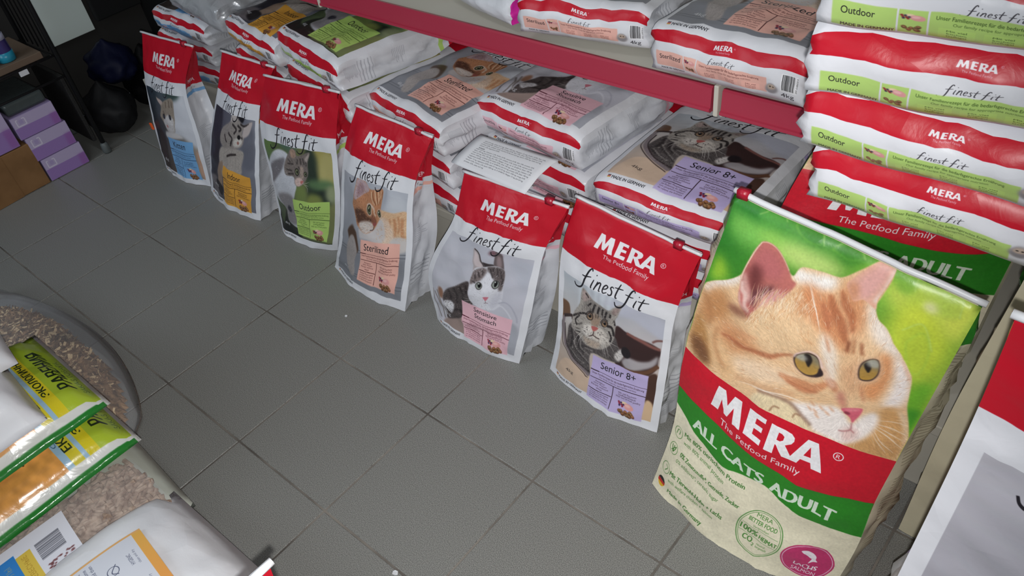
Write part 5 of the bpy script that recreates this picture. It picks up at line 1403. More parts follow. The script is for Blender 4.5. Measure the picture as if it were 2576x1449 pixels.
# ---------------------------------------------------------------- the shelving
CREAM = mat('cream_enamel', (206, 202, 190), 0.4)
RAIL = mat('dark_red_plastic', (174, 54, 76), 0.3, bump=0.04, bscale=200)
sh = thing('store_shelf', (1.35, 0.70, 0), 'cream steel shop shelving with dark red price rails behind the bags', 'shelf')
box('base_deck', (-0.27, 0.40, 0.165), (3.1, 0.98, 0.19), CREAM, sh)
box('kick_panel', (-0.27, 0.415, 0.0), (3.1, 0.43, 0.165), CREAM, sh)
box('back_panel', (-0.27, 0.98, 0.0), (3.1, 1.0, 1.9), CREAM, sh)
box('shelf_deck', (-0.25, 0.508, 0.622), (3.1, 0.98, 0.646), CREAM, sh)
def rail(x0, x1):
    V, F = [], []
    prof = [(0.492, 0.608), (0.487, 0.612), (0.488, 0.617), (0.492, 0.618), (0.495, 0.654), (0.499, 0.657), (0.507, 0.655), (0.507, 0.647), (0.503, 0.608)]
    for x in (x0, x1):
        V += [(x, y, z) for y, z in prof]
    n = len(prof)
    for k in range(n):
        F.append((k, n + k, n + (k + 1) % n, (k + 1) % n))
    F += [tuple(range(n)), tuple(range(2 * n - 1, n - 1, -1))]
    link('price_rail', mesh('price_rail', V, F), sh, (RAIL,), False)
rail(-0.25, 0.786)
rail(0.800, 1.886)
rail(1.906, 3.1)
for x in (0.793, 1.896):
    box('bracket', (x - 0.0045, 0.490, 0.604), (x + 0.0045, 0.512, 0.664), CREAM, sh)
    box('shelf_arm', (x - 0.003, 0.512, 0.592), (x + 0.003, 0.98, 0.622), CREAM, sh)

# ---------------------------------------------------------------- the row of standing bags
ROWS = {
    1: ([0, .34, .73, 1], [(0.005, .243, 0), (-.024, .277, .143), (-.028, .326, .315), (-.009, .365, .433)], [(.245, .263, 0), (.263, .285, .173), (.222, .33, .328), (.289, .369, .447)]),
    2: ([0, .44, .73, 1], [(.266, .248, 0), (.35, .287, .216), (.422, .329, .367), (.464, .362, .474)], [(.55, .238, 0), (.593, .285, .208), (.628, .329, .366), (.706, .364, .481)]),
    3: ([0, .36, .73, 1], [(.651, .245, 0), (.648, .269, .141), (.634, .309, .333), (.688, .341, .465)], [(.87, .274, 0), (.954, .282, .206), (.963, .318, .369), (.991, .348, .49)]),
    4: ([0, .29, .73, 1], [(.92, .22, 0), (.961, .238, .106), (1.001, .309, .358), (1.046, .347, .47)], [(1.218, .204, 0), (1.24, .253, .165), (1.253, .308, .353), (1.299, .345, .463)]),
    5: ([0, .33, .73, 1], [(1.308, .231, 0), (1.289, .253, .134), (1.377, .298, .312), (1.4, .329, .416)], [(1.575, .23, 0), (1.61, .259, .162), (1.635, .302, .325), (1.679, .332, .426)]),
    6: ([0, .29, .73, 1], [(1.644, .258, 0), (1.667, .269, .118), (1.661, .321, .323), (1.683, .356, .438)], [(1.938, .241, 0), (1.939, .273, .133), (1.937, .316, .305), (1.961, .349, .418)]),
    7: ([0, .275, .39, .515, 1], [(1.997, .134, 0), (2.024, .165, .193), (2.022, .179, .266), (2.022, .195, .343), (2.059, .263, .638)], [(2.36, .125, 0), (2.374, .157, .149), (2.374, .171, .224), (2.381, .189, .313), (2.408, .253, .597)]),
}
GS = 'red and white cat food bags standing on the floor'
b1 = standing(ROWS[1], 'kitten', 'red and white cat food bag standing on floor with blue label and kitten', seed=1, group=GS, wr=0.005)
link('orange_tag', box_mesh('orange_tag', -0.034, 0.268, 0.128, -0.022, 0.274, 0.152, 0.002), b1, (mat('orange_plastic', (236, 92, 30), 0.5),), False)
standing(ROWS[2], 'indoor', 'red and white cat food bag standing on floor with orange label', seed=2, group=GS, wr=0.005)
standing(ROWS[3], 'outdoor', 'red and white cat food bag standing on floor with lime label and green photo', seed=3, group=GS, wr=0.0055)
standing(ROWS[4], 'sterilized', 'red and white cat food bag standing on floor with salmon label and ginger kitten', seed=4, group=GS)
standing(ROWS[5], 'sensitive', 'red and white cat food bag standing on floor with pink label and white-faced cat', seed=5, group=GS)
standing(ROWS[6], 'senior', 'red and white cat food bag standing on floor with lilac label and tabby in basket', seed=6, group=GS)
standing(ROWS[7], None, 'large green and beige cat food bag with ginger cat, standing in front on the floor', D=0.15, seed=7, bulge=0.036, zip_at=0.07, mats=BIG_PACK, wr=0.006, zr=0.0048, gus=-0.17, lift=0.012)
big2 = ([0, .30, .535, 1], [(2.03, .42, .192), (2.035, .455, .415), (2.065, .495, .555), (2.09, .72, .60)], [(2.385, .48, .192), (2.395, .53, .42), (2.405, .575, .555), (2.42, .79, .60)])
standing(big2, None, 'large green and beige cat food bag half hidden behind the front one, under the stack', D=0.12, seed=8, bulge=0.012, mats=BIG_PACK, floor=0.191, zr=0.0048)
beige_pack = (film('beige', IMG['beige']), BIG_PACK[1], BIG_PACK[2], BIG_PACK[2])
standing(([0, .5, 1], [(2.405, .306, 0), (2.412, .335, .31), (2.435, .385, .60)], [(2.75, .315, 0), (2.76, .345, .31), (2.76, .40, .60)]), None, 'beige ten kilo bag standing beside the large green one with weight near its foot', D=0.066, seed=9, bulge=0.014, mats=beige_pack, wr=0.006)
lying((2.44, -0.09, 0.249), (2.83, -0.11, 0.249), 0.37, 0.12, 'senior', 'white cat food bag lying under the red-topped bag, upper of two', 61, dz=-0.01)
lying((2.445, -0.08, 0.124), (2.83, -0.10, 0.124), 0.36, 0.12, 'senior', 'white cat food bag lying flat on the floor, lower of two', 62, dz=-0.01)
standing(([0, .73, 1], [(2.448, -.06, .252), (2.457, .036, .655), (2.457, .024, .80)], [(2.83, -.08, .252), (2.84, .016, .655), (2.84, .0, .80)]), None, 'red and white cat food bag cut by the frame beside the large green one', D=0.16, seed=10, bulge=0.02, floor=0.251, wr=0.006, zr=0.0048, mats=(film('plain_front', FRONT['plain']), film('side_sensitive', SIDE['sensitive']), FILM_WHITE, FILM_WHITE))

# ---------------------------------------------------------------- bags lying on the lower shelf, in stacks
GL = 'cat food bags lying in stacks on the lower shelf'
for k, (z, lab) in enumerate(((0.445, 'cat food bag with lilac label and tabby lying flat, topmost of its stack'), (0.361, 'cat food bag with lilac bottom strip, second from top under tabby bag'), (0.277, 'cat food bag with lilac bottom strip, lowest under the tabby bag'))):
    lying((1.672 + 0.006 * k, .425 + 0.004 * k, z), (1.986 + 0.004 * k, .427 + 0.006 * k, z), .46, .084, 'senior', lab, 70 + k, group=GL)
for k, (z, lab) in enumerate(((0.49, 'cat food bag with pink label lying flat behind paper sheet, topmost of its stack'), (0.393, 'cat food bag with pink bottom strip, second in the stack behind paper sheet'), (0.292, 'cat food bag with pink bottom strip, lowest in the stack behind paper sheet'))):
    lying((1.295 + 0.01 * k, .497 - 0.008 * k, z), (1.606 + 0.012 * k, .47 - 0.008 * k, z), .46, .099, 'sensitive', lab, 80 + k, group=GL, wr=0.0055)
for k, (z, lab) in enumerate(((0.47, 'cat food bag with salmon label and ginger kitten lying flat under red rail'), (0.377, 'cat food bag with crumpled side, second in the stack under ginger kitten bag'), (0.284, 'cat food bag with crumpled side, lowest in the stack under ginger kitten bag'))):
    lying((1.0, .424 + 0.004 * k, z), (1.292 + 0.004 * k, .372 + 0.004 * k, z), .46, .092, 'sterilized', lab, 90 + k, group=GL, wr=0.0055)
for k, (z, lab) in enumerate(((0.56, 'cat food bag with lime label lying flat on lower shelf, topmost of its stack'), (0.468, 'cat food bag with lime bottom strip, second in stack under lime-labelled bag'), (0.376, 'cat food bag with lime bottom strip, third in stack under lime-labelled bag'), (0.284, 'cat food bag with lime bottom strip, lowest in stack under lime-labelled bag'))):
    lying((.665 - 0.004 * k, .425 + 0.0 * k, z), (.985 + 0.004 * k, .357 + 0.002 * k, z), .46, .091, 'outdoor', lab, 100 + k, group=GL, wr=0.0055)
for k, (z, lab) in enumerate(((0.52, 'cat food bag with orange bottom strip lying on shelf, topmost of its stack'), (0.437, 'cat food bag with orange bottom strip, second from top of its stack'), (0.354, 'cat food bag with orange bottom strip, third from top of its stack'), (0.272, 'cat food bag with orange bottom strip, lowest of its stack'))):
    lying((.362 + 0.002 * k, .452 + 0.002 * k, z), (.662 + 0.002 * k, .402 + 0.002 * k, z), .46, .082, 'indoor', lab, 110 + k, group=GL, wr=0.0055)
for k, (z, lab) in enumerate(((0.442, 'cat food bag with pale blue strip lying under the crumpled silver bag'), (0.358, 'cat food bag with pale blue strip, second from top at shelf end'), (0.275, 'cat food bag with pale blue strip, lowest at shelf end'))):
    lying((-.16 - 0.03 * (k > 0), .484 + 0.0 * k, z), (.165 - 0.03 * (k > 0), .475 + 0.01 * k, z), .46, .083, 'kitten', lab, 120 + k, group=GL, wr=0.0055)
lying((-.03, .50, .545), (.325, .455, .54), .47, .098, 'kitten', 'crumpled silver-white bag lying on top of the blue-striped stack', 130, mats=(FILM_SILVER, FILM_SILVER, FILM_SILVER, FILM_SILVER), wr=0.009, group=GL)

# ---------------------------------------------------------------- bags on the upper shelf and the tall stack beside it
lying((1.447, .505, .744), (1.724, .550, .744), .42, .092, 'sterilized', 'cat food bag with salmon strip on upper shelf above the red rail', 140, wr=0.0055)
lying((1.766, .492, .757), (2.058, .474, .761), .44, .104, 'sterilized', 'cat food bag with salmon strip on upper shelf touching the tall stack', 141, wr=0.0055)
pink = (FILM_WHITE, film('pink_side', IMG['pink_side']), FILM_WHITE, FILM_WHITE)
lying((1.165, .580, .725), (1.412, .520, .725), .36, .074, 'kitten', 'white bag with magenta edge and barcode on the upper shelf', 142, mats=pink)
GP = 'bags with green strip in the tall stack'
lying((2.18, .43, .713), (2.48, .43, .713), .44, .064, 'outdoor', 'cat food bag with green strip at foot of the tall stack', 150)
for k, (l, r, lab) in enumerate((((2.182, .205, .803), (2.482, .205, .800), 'white bag with red band and green strip, lowest bag seen in the tall stack'), ((2.172, .182, .890), (2.474, .182, .887), 'white bag with red band and green strip, second from below in tall stack'),
                                 ((2.182, .150, .978), (2.484, .190, .974), 'white bag with red band and green strip, third from below in tall stack'), ((2.190, .135, 1.066), (2.488, .165, 1.062), 'white bag with red band and green strip, top of the tall stack'))):
    lying(l, r, .45, .099, 'outdoor', lab, 160 + k, group=GP, wr=0.005)

# ---------------------------------------------------------------- the sheet of paper
def sheet(name, corners, image, label, cat, sag=0.008, n=12, mat_=None):
    TL, TR, BR, BL = [Vector(c) for c in corners]
    V, F, UV = [], [], []
    for j in range(n + 1):
        for i in range(n + 1):
            u, v = i / n, j / n
            p = TL.lerp(TR, u).lerp(BL.lerp(BR, u), v)
            p.z += sag * math.sin(math.pi * v) * (0.6 + 0.4 * u) + 0.002 * nz(u * 3, v * 3, 77)
            V.append(p)
    for j in range(n):
        for i in range(n):
            F.append((j * (n + 1) + i, (j + 1) * (n + 1) + i, (j + 1) * (n + 1) + i + 1, j * (n + 1) + i + 1))
            UV += [(i / n, 1 - j / n), (i / n, 1 - (j + 1) / n), ((i + 1) / n, 1 - (j + 1) / n), ((i + 1) / n, 1 - j / n)]
    me = mesh(name, V, F)
    me.uv_layers.new(name='UVMap').data.foreach_set('uv', np.array(UV, np.float32).ravel())
    o = link(name, me, None, (mat_ or mat(name + '_print', rough=0.7, image=image),))
    s = o.modifiers.new('thickness', 'SOLIDIFY')
    s.thickness = 0.0006
    return tag(o, label, cat)
sheet('paper_sheet', ((1.394, .400, .466), (1.602, .405, .466), (1.585, .311, .434), (1.372, .320, .434)), IMG['paper'], 'white sheet of printed paper lying across the pink-labelled bags', 'paper')

# ---------------------------------------------------------------- litter bags across the aisle
def pillow(name, p0, p1, p2, p3, D, material, label=None, cat=None, seed=1, parent=None, wr=0.006, nu=26, nv=34, pe=0.55, pb=0.45, base=0.0, flange=0.012, taper=2.4):
    """a pillow bag: p0 p1 the near end (left, right as read), p2 p3 the far end; both sheets share a welded rim"""
    P = [Vector(p) for p in (p0, p1, p2, p3)]
    V, F, UV = [], [], []
    W = (P[1] - P[0]).length
    H = (P[3] - P[0]).length
    ids = {}
    for side in (0, 1):
        for j in range(nv + 1):
            for i in range(nu + 1):
                rim = i in (0, nu) or j in (0, nv)
                if side and rim:
                    ids[side, i, j] = ids[0, i, j]
                    continue
                a, b = i / nu, j / nv
                p = P[0].lerp(P[1], a).lerp(P[3].lerp(P[2], a), b)
                ea = max(0, 1 - abs(2 * a - 1) ** taper) ** pe
                eb = max(0, 1 - abs(2 * b - 1) ** (taper * 1.6)) ** pb
                t = ea * eb
                fl = min(1, max(0, (min(a, 1 - a) * W - flange) / 0.02)) * min(1, max(0, (min(b, 1 - b) * H - flange) / 0.02))
                t *= fl
                x, y = a * W, b * H
                w_ = wr * (nz(x * 8, y * 8, seed) + 0.6 * nz(x * 20, y * 20, seed + 1) + 1.3 * max(0, crease(x * 5, y * 6, seed + 2) - 0.5)) * min(1, t * 2 + 0.25)
                if side == 0:
                    p = p + Vector((0, 0, D * (1 - base) * t + w_))
                else:
                    p = p - Vector((0, 0, D * base * t))
                ids[side, i, j] = len(V)
                V.append(p)
    for side in (0, 1):
        for j in range(nv):
            for i in range(nu):
                q = [ids[side, i, j], ids[side, i + 1, j], ids[side, i + 1, j + 1], ids[side, i, j + 1]]
                uv = [(i / nu, j / nv), ((i + 1) / nu, j / nv), ((i + 1) / nu, (j + 1) / nv), (i / nu, (j + 1) / nv)]
                if side:
                    q, uv = q[::-1], uv[::-1]
                F.append(tuple(q))
                UV += uv
    me = mesh(name, V, F)
    me.uv_layers.new(name='UVMap').data.foreach_set('uv', np.array(UV, np.float32).ravel())
    o = link(name, me, parent, (material,))
    if label:
        tag(o, label, cat)
    return o

LIT = mat('film_litter', rough=0.2, image=IMG['litter'], bump=0.4, bscale=22, spec=0.5, crumple=0.34, cscale=12)
WHITE_BAG = mat('white_woven_film', (240, 242, 247), 0.34, bump=0.35, bscale=24, crumple=0.6, cscale=7)
LG = 'litter bags printed in lime and orange'
pillow('litter_bag', (1.108, -.455, .222), (.75, -.455, .215), (.74, -1.05, .20), (1.10, -1.05, .215), .10, LIT, 'lime and orange printed litter bag lying on top under the white bags', 'bag', 21, base=0.3)['group'] = LG
pillow('litter_bag', (1.168, -.455, .150), (.81, -.455, .150), (.80, -1.06, .135), (1.16, -1.06, .135), .085, LIT, 'lime and orange printed litter bag lying beneath its twin, above the pellets', 'bag', 22, base=0.2)['group'] = LG

# the white bag of wood pellets with a window
PALE = mat('pale_film', (206, 212, 200), 0.4, bump=0.25, bscale=30)
pb_ = thing('pellet_bag', (1.19, -.75, 0), 'pale bag of wood pellets with clear window and white label, lying on floor', 'bag')
pillow('bag_body', (1.315, -.464, .055), (1.02, -.448, .055), (1.02, -1.05, .055), (1.315, -1.05, .055), .125, PALE, seed=23, parent=pb_, base=0.40)
def top_z(x, y):
    a, b = (1.315 - x) / 0.295, (-.456 - y) / 0.594
    t = max(0, 1 - abs(2 * a - 1) ** 2.4) ** 0.55 * max(0, 1 - abs(2 * b - 1) ** 3.84) ** 0.45
    return 0.055 + 0.125 * 0.6 * t
V, F = [], []
for j in range(13):
    for i in range(13):
        x, y = 1.292 - 0.142 * i / 12, -.496 - 0.49 * j / 12
        V.append((x, y, top_z(x, y) + 0.002))
for j in range(12):
    for i in range(12):
        F.append((j * 13 + i, j * 13 + i + 1, (j + 1) * 13 + i + 1, (j + 1) * 13 + i))
for k in range(820):
    x, y = RNG.uniform(1.152, 1.29), RNG.uniform(-.98, -.499)
    z = top_z(x, y) + RNG.uniform(0.000, 0.0045)
    a, L_, r = RNG.uniform(0, math.pi), RNG.uniform(0.009, 0.020), RNG.uniform(0.0046, 0.0060)
    d, n_ = Vector((math.cos(a), math.sin(a), RNG.uniform(-.25, .25))).normalized(), Vector((-math.sin(a), math.cos(a), 0))
    u = d.cross(n_)
    o0 = len(V)
    for e in (-1, 1):
        for q in range(8):
            V.append(Vector((x, y, z)) + d * (L_ * e * 0.75) + n_ * (r * math.cos(q * math.pi / 4)) + u * (r * math.sin(q * math.pi / 4)))
    F += [(o0 + q, o0 + (q + 1) % 8, o0 + 8 + (q + 1) % 8, o0 + 8 + q) for q in range(8)] + [tuple(o0 + q for q in range(8))[::-1], tuple(o0 + 8 + q for q in range(8))]
pel = link('wood_pellets', mesh('wood_pellets', V, F), pb_, (mat('pellet_wood', rough=0.7, speck=(70, (152, 128, 112), (198, 176, 158))),), False)
pel['kind'] = 'stuff'
V, F = [], []
N_ = 20
for j in range(N_ + 1):
    for i in range(N_ + 1):
        x, y = 1.292 - 0.143 * i / N_, -.490 - 0.5 * j / N_
        V.append((x, y, top_z(x, y) + 0.0125 + 0.002 * nz(x * 20, y * 20, 5)))
for j in range(N_):
    for i in range(N_):
        F.append((j * (N_ + 1) + i, j * (N_ + 1) + i + 1, (j + 1) * (N_ + 1) + i + 1, (j + 1) * (N_ + 1) + i))
link('clear_window', mesh('clear_window', V, F), pb_, (clear_film('window_film', 0.10, 0.2),))
V, F, UV = [], [], []
for j in range(13):
    for i in range(13):
        u, v = i / 12, j / 12
        p = Vector((1.29, -.652, 0)).lerp(Vector((1.185, -.640, 0)), u).lerp(Vector((1.29, -.92, 0)).lerp(Vector((1.175, -.91, 0)), u), v)
        V.append((p.x, p.y, top_z(p.x, p.y) + 0.0165))
for j in range(12):
    for i in range(12):
        F.append((j * 13 + i, j * 13 + i + 1, (j + 1) * 13 + i + 1, (j + 1) * 13 + i))
        UV += [(j / 12, 1 - i / 12), (j / 12, 1 - (i + 1) / 12), ((j + 1) / 12, 1 - (i + 1) / 12), ((j + 1) / 12, 1 - i / 12)]
me = mesh('paper_label', V, F)
me.uv_layers.new(name='UVMap').data.foreach_set('uv', np.array(UV, np.float32).ravel())
link('paper_label', me, pb_, (mat('pellet_label_print', rough=0.6, image=IMG['pellet_label']),))

# the large white litter bag with a label
lb = thing('litter_bag', (1.46, -.80, 0), 'large white litter bag with orange-framed label, lying nearest the camera', 'bag')
wb = pillow('bag_body', (1.69, -.468, .075), (1.265, -.474, .075), (1.275, -1.10, .075), (1.69, -1.10, .075), .205, WHITE_BAG, seed=24, parent=lb, base=0.34, wr=0.010, pe=0.5, taper=2.2)
def top_w(x, y):
    a, b = (1.69 - x) / 0.422, (-.471 - y) / 0.63
    t = max(0, 1 - abs(2 * a - 1) ** 2.2) ** 0.5 * max(0, 1 - abs(2 * b - 1) ** 3.52) ** 0.45
    return 0.075 + 0.205 * 0.66 * t
V, F, UV = [], [], []
for j in range(17):
    for i in range(17):
        u, v = i / 16, j / 16
        p = Vector((1.645, -.592, 0)).lerp(Vector((1.392, -.570, 0)), u).lerp(Vector((1.645, -.86, 0)).lerp(Vector((1.385, -.85, 0)), u), v)
        V.append((p.x, p.y, top_w(p.x, p.y) + 0.007))
for j in range(16):
    for i in range(16):
        F.append((j * 17 + i, j * 17 + i + 1, (j + 1) * 17 + i + 1, (j + 1) * 17 + i))
        UV += [(j / 16, 1 - i / 16), (j / 16, 1 - (i + 1) / 16), ((j + 1) / 16, 1 - (i + 1) / 16), ((j + 1) / 16, 1 - i / 16)]
me = mesh('printed_label', V, F)
me.uv_layers.new(name='UVMap').data.foreach_set('uv', np.array(UV, np.float32).ravel())
link('printed_label', me, lb, (mat('litter_label_print', rough=0.35, image=IMG['litter_label']),))
# two white bags on top of the lime ones
pillow('white_bag', (1.135, -.560, .30), (.93, -.548, .30), (.93, -1.05, .30), (1.135, -1.05, .30), .11, WHITE_BAG, 'plain white plastic bag lying on the lime litter bags, nearer one', 'bag', 25, base=0.12, wr=0.015, flange=0.0)
pillow('white_bag', (.975, -.530, .33), (.66, -.49, .33), (.66, -1.05, .33), (.975, -1.05, .33), .13, WHITE_BAG, 'plain white plastic bag at picture edge behind another white bag', 'bag', 26, base=0.3, wr=0.015, flange=0.0)

# ---------------------------------------------------------------- the clear bag of wood shavings
cb_ = thing('shavings_bag', (.62, -.62, 0), 'clear plastic bag half full of brown wood shavings, lying on tiles', 'bag')
def mound(x, y):
    a, b = (x - .585) / .455, (y + .66) / .30
    r = abs(a) ** 2.6 + abs(b) ** 2.4
    return 0.152 * max(0, 1 - r) ** 0.55 * (0.55 + 0.45 * min(1, max(0, (x - .12) / .5)))
V, F = [], []
n1, n2 = 80, 60
for j in range(n2 + 1):
    for i in range(n1 + 1):
        a, b = 2 * i / n1 - 1, 2 * j / n2 - 1
        x, y = .585 + .455 * a, -.66 + .30 * b
        V.append((x, y, 0.004 + max(0, mound(x, y) - 0.008) + 0.006 * nz(x * 30, y * 30, 3)))
for j in range(n2):
    for i in range(n1):
        F.append((j * (n1 + 1) + i, j * (n1 + 1) + i + 1, (j + 1) * (n1 + 1) + i + 1, (j + 1) * (n1 + 1) + i))
V = [Vector((v[0], v[1], max(0.003, v[2]))) for v in V]
F = [f for f in F if sum(mound(V[q].x, V[q].y) for q in f) > 0.02]
n_mound = len(F)
SHV = mat('shaving_wood', rough=0.8, speck=(60, (104, 78, 54), (172, 138, 102)))
for k in range(9500):
    a, b = RNG.uniform(-1, 1), RNG.uniform(-1, 1)
    x, y = .585 + .455 * a, -.66 + .30 * b
    h = mound(x, y)
    if h < 0.015 or x < .26:
        continue
    s = RNG.uniform(0.004, 0.010) * (1.6 if RNG.random() < 0.1 else 1)
    th, ph = RNG.uniform(0, 6.28), RNG.uniform(-.6, .6)
    d = Vector((math.cos(th) * math.cos(ph), math.sin(th) * math.cos(ph), math.sin(ph)))
    n_ = d.cross(Vector((RNG.normal(), RNG.normal(), 1))).normalized() * RNG.uniform(0.0012, 0.003)
    c_ = Vector((x, y, h + RNG.uniform(-0.002, 0.007)))
    bend = d.cross(n_).normalized() * s * RNG.uniform(0, 0.5)
    o0 = len(V)
    V += [c_ - d * s - n_, c_ - d * s + n_, c_ + bend - n_, c_ + bend + n_, c_ + d * s - n_, c_ + d * s + n_]
    F += [(o0, o0 + 1, o0 + 3, o0 + 2), (o0 + 2, o0 + 3, o0 + 5, o0 + 4)]
sv = link('wood_shavings', mesh('wood_shavings', V, F), cb_, (SHV, ), False)
SH2 = mat('pale_shaving', (222, 196, 156), 0.8)
sv.data.materials.append(SH2)
mi = np.zeros(len(sv.data.polygons), np.int32)
nn = len(mi)
pick = np.repeat(RNG.random(nn // 2 + 1) < 0.30, 2)[:nn]
mi[pick] = 1
mi[:n_mound] = 0
sv.data.polygons.foreach_set('material_index', mi)
sv['kind'] = 'stuff'
V, F = [], []
n1, n2 = 44, 30
ids = {}
for side in (0, 1):
    for j in range(n2 + 1):
        for i in range(n1 + 1):
            a, b = 2 * i / n1 - 1, 2 * j / n2 - 1
            # square to rounded outline
            ra = a * math.sqrt(1 - 0.42 * b * b)
            rb = b * math.sqrt(1 - 0.42 * a * a)
            x, y = .57 + .500 * ra, -.66 + .345 * rb
            rim = i in (0, n1) or j in (0, n2)
            if side and rim:
                ids[1, i, j] = ids[0, i, j]
                continue
            r = max(0, 1 - max(abs(a), abs(b)) ** 3.2) ** 0.5
            z = 0.004
            if side == 0:
                z = max(mound(x, y) + 0.012, (0.030 + 0.125 * r * (1 if x > .3 else 0.75)) * r) + 0.010 * crease(x * 6, y * 7, 8) * r + 0.004
                if rim:
                    z = 0.006
            ids[side, i, j] = len(V)
            V.append((x, y, z))
for side in (0, 1):
    for j in range(n2):
        for i in range(n1):
            q = (ids[side, i, j], ids[side, i + 1, j], ids[side, i + 1, j + 1], ids[side, i, j + 1])
            F.append(q if side == 0 else q[::-1])
link('clear_film', mesh('clear_film', V, F), cb_, (clear_film('clear_bag_film', 0.10, 0.18),))

# ---------------------------------------------------------------- a bag nearer the camera, only its zipped corner in view
standing(([0, .73, 1], [(1.93, -.90, 0), (1.935, -.90, .45), (1.95, -.90, .62)], [(1.93, -.55, 0), (1.94, -.545, .45), (1.95, -.53, .62)]), 'sterilized', 'bag with red top whose bright zipped corner shows at the lower edge', D=0.12, seed=12, depth=(-1, 0, 0), out=(1, 0, 0), bulge=0.02, zr=0.0048)

# ---------------------------------------------------------------- the rack and what stands on and by it
BLACK = mat('black_metal', (20, 20, 22), 0.5)
GREYP = mat('grey_plastic', (92, 98, 98), 0.5)
rk = thing('display_rack', (-.42, -.13, 0), 'black wire display rack with brown tray by the end wall', 'rack')
for x, y in ((-.30, .187), (-.30, -.45), (-.56, .187), (-.56, -.45)):
    link('post', tube_mesh('post', [(x, y, 0.03), (x, y, 1.5)], 0.008), rk, (BLACK,))
    link('foot', tube_mesh('foot', [(x, y, 0.0), (x, y, 0.006), (x, y, 0.034), (x, y, 0.04)], [0.012, 0.015, 0.013, 0.009], 12), rk, (GREYP,))
for z in (0.30, 0.372, 0.62, 0.66):
    link('rail', tube_mesh('rail', [(-.30, .187, z), (-.30, -.45, z)], 0.004), rk, (BLACK,))
for z in (0.372, 0.66):
    for k in range(14):
        y = .175 - 0.046 * k
        link('shelf_wire', tube_mesh('shelf_wire', [(-.30, y, z), (-.56, y, z)], 0.002, 6), rk, (BLACK,))
for k in range(7):
    x = -.31 - 0.04 * k
    link('side_wire', tube_mesh('side_wire', [(x, .187, 0.372), (x, .187, 1.3)], 0.002, 6), rk, (BLACK,))
box('side_panel', (-.555, .165, 0.05), (-.315, .178, 0.30), mat('dark_mesh_panel', (34, 33, 32), 0.7, bump=0.6, bscale=300), rk)
tag(box('cardboard_tray', (-.55, -.40, .376), (-.305, .150, .398), mat('brown_card', (112, 94, 78), 0.8)), 'brown cardboard tray lying on the wire rack shelf', 'tray')
tag(box('price_tag', (-.303, .058, .352), (-.297, .086, .370), PLASTIC_WHITE, None, 0.001), 'small white price tag clipped to rack shelf edge', 'tag')
def pouch(x, y, z, w_, h, col, foot, label, seed):
    t = thing('pouch', (x, y, z), label, 'pouch', 'purple pouches on the rack tray')
    link('pouch_body', tube_mesh('pouch_body', [(x, y, z + h * q) for q in (0.0, 0.02, 0.34, 0.66, 0.9, 1.0)], [w_ * 0.7, w_, w_ * 1.02, w_ * 0.96, w_ * 0.9, w_ * 0.5], 14), t, (mat('pouch_%d' % seed, col, 0.3),))
    link('pouch_foot', tube_mesh('pouch_foot', [(x, y, z + h * q) for q in (0.012, 0.03, 0.30)], [w_ * 0.98, w_ * 1.05, w_ * 1.07], 14), t, (mat('pouch_foot_%d' % seed, foot, 0.3),))
    link('pouch_band', tube_mesh('pouch_band', [(x, y, z + h * q) for q in (0.66, 0.84)], [w_ * 1.0, w_ * 0.97], 14), t, (mat('pouch_band_m', (186, 190, 214), 0.4),))
pouch(-.345, .060, .398, .026, .105, (60, 52, 112), (38, 148, 178), 'purple pouch with teal foot standing on the rack tray corner', 1)
pouch(-.345, .000, .398, .026, .100, (70, 58, 120), (60, 60, 130), 'purple pouch with dark foot next to the teal one on tray', 2)
pouch(-.345, -.060, .398, .026, .100, (52, 50, 104), (34, 130, 116), 'purple pouch with green foot standing on the rack tray', 3)
BOXM = mat('lilac_box_print', rough=0.55, image=IMG['box'])
LILAC = mat('lilac_card', (150, 134, 174), 0.7)
def carton(name, y0, y1, z0, z1, label, x0=-.52, x1=-.30, front=BOXM, rest=LILAC, group=None):
    me = box_mesh(name, x0, y0, z0, x1, y1, z1, 0.0015, 1)
    me.materials.append(rest)
    me.materials.append(front)
    ul = me.uv_layers.new(name='UVMap')
    for p in me.polygons:
        if p.normal.x > 0.9:
            p.material_index = 1
        for li in p.loop_indices:
            v = me.vertices[me.loops[li].vertex_index].co
            ul.data[li].uv = ((v.y - y0) / (y1 - y0), (v.z - z0) / (z1 - z0))
    o = bpy.data.objects.new(name, me)
    COL.objects.link(o)
    return tag(o, label, 'box', group)
GB = 'lilac boxes stacked by the rack'
carton('lilac_box', -.023, .117, .001, .083, 'lilac and purple box on the floor, lowest of three stacked', group=GB)
carton('lilac_box', -.031, .111, .084, .169, 'lilac and purple box in the middle of three stacked', group=GB)
carton('lilac_box', -.040, .102, .170, .247, 'lilac and purple box on top of three stacked', group=GB)
carton('lilac_box', -.20, -.050, .157, .285, 'lilac box lying on the brown cardboard box', group=GB)
CARD = mat('corrugated_card', rough=0.8, speck=(14, (128, 92, 54), (142, 104, 64)))
cbx = thing('cardboard_box', (-.40, -.13, 0), 'brown cardboard box on floor under a lilac box', 'box')
box('carton_body', (-.52, -.24, .001), (-.30, -.028, .154), CARD, cbx)
link('carton_flap', mesh('carton_flap', [(-.299, -.122, .001), (-.292, -.235, .001), (-.292, -.235, .15), (-.299, -.122, .153), (-.303, -.122, .001), (-.296, -.237, .001), (-.296, -.237, .15), (-.303, -.122, .153)], [(0, 3, 2, 1), (4, 5, 6, 7), (0, 1, 5, 4), (3, 7, 6, 2), (0, 4, 7, 3), (1, 2, 6, 5)]), cbx, (CARD,), False)
tag(box('plastic_wrap_pack', (-.52, -.035, .249), (-.312, .096, .288), mat('grey_wrap', (76, 84, 84), 0.25, bump=0.5, bscale=30), None, 0.008), 'grey plastic-wrapped pack on top of the lilac boxes', 'pack')

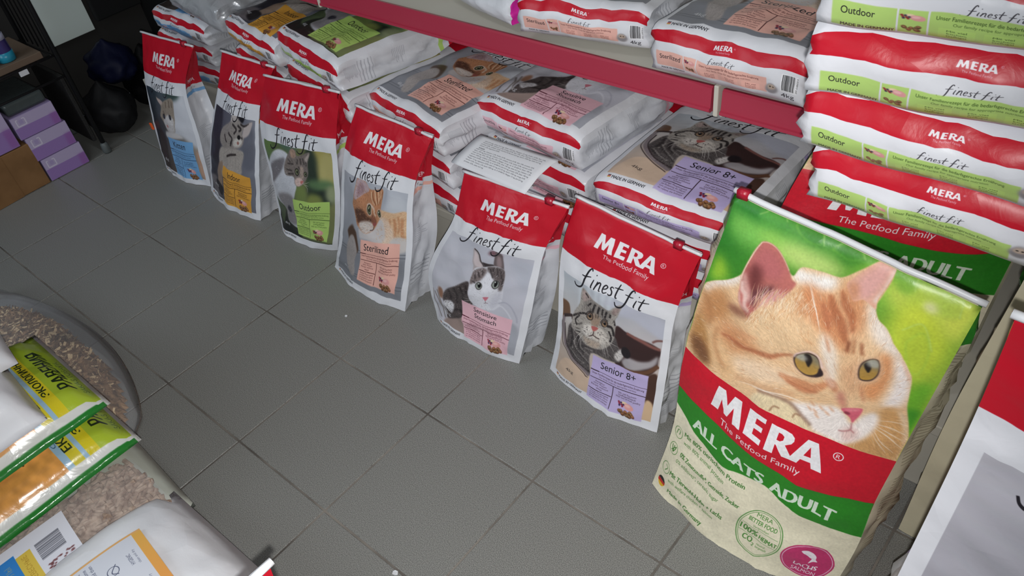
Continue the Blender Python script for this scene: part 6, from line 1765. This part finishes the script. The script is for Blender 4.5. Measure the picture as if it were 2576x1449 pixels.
def sack(name, c, r, col, label, seed, rough=0.35):
    bm = bmesh.new()
    bmesh.ops.create_icosphere(bm, subdivisions=4, radius=1.0)
    for v in bm.verts:
        n_ = v.co.normalized()
        k = 1 + 0.16 * noise.noise(n_ * 2.2 + Vector((seed, 0, 0))) + 0.10 * abs(noise.noise(n_ * 5 + Vector((0, seed, 0)))) - 0.05
        q = Vector((n_.x * r[0], n_.y * r[1], n_.z * r[2])) * k
        if n_.z > 0.75:
            q.z += (n_.z - 0.75) * r[2] * 1.4
            q.x *= 1 - (n_.z - 0.75) * 2.4
            q.y *= 1 - (n_.z - 0.75) * 2.4
        v.co = Vector(c) + q
        v.co.z = max(v.co.z, c[2] - r[2] * 0.80)
    me = bpy.data.meshes.new(name)
    bm.to_mesh(me)
    bm.free()
    return tag(link(name, me, None, (mat(name + '_film', col, 0.55, bump=0.5, bscale=18, spec=0.2),)), label, 'bag')
sack('dark_plastic_bag', (-.42, .30, .078), (.105, .09, .085), (30, 30, 32), 'dark grey plastic bag on floor by the shelf end', 3.0)
sack('blue_plastic_bag', (-.48, .40, .20), (.11, .085, .07), (14, 18, 46), 'dark blue plastic bag lying on the dark grey one', 8.0)
sack('black_plastic_bag', (-.50, .53, .08), (.12, .11, .10), (14, 14, 15), 'black plastic bag on the floor behind the dark grey one', 5.0)
ck = thing('black_cabinet', (-.55, .86, 0), 'black cabinet standing in the dark corner behind the shelf end', 'cabinet')
BLK = mat('black_laminate', (13, 13, 14), 0.6)
box('cabinet_body', (-.65, .66, 0.0), (-.33, 1.1, 1.5), BLK, ck)
box('door', (-.33, .665, 0.06), (-.322, 1.09, 1.48), BLK, ck)
tag(box('curtain', (-.655, .475, 0.30), (-.625, .66, 1.7), mat('black_cloth', (14, 14, 15), 0.9), None, 0.006), 'black cloth curtain hanging beside the pale board', 'curtain')

# ---------------------------------------------------------------- scraps on the floor
for n_, (x, y, r), lab in (('paper_scrap', (1.10, .105, .004), 'tiny white scrap on the tiles before the salmon-labelled bag'), ('paper_scrap', (1.718, -.308, .006), 'torn white scrap on the tiles at the lower edge')):
    V = [(x + r * math.cos(t * 1.05) * (0.7 + 0.5 * RNG.random()), y + r * math.sin(t * 1.05) * (0.6 + 0.5 * RNG.random()), 0.0008) for t in range(6)]
    V += [(a, b, 0.0016 + 0.002 * RNG.random()) for a, b, c in V]
    F = [tuple(range(6))[::-1], tuple(range(6, 12))] + [(k, (k + 1) % 6, 6 + (k + 1) % 6, 6 + k) for k in range(6)]
    tag(link(n_, mesh(n_, V, F), None, (PLASTIC_WHITE,), False), lab, 'scrap')
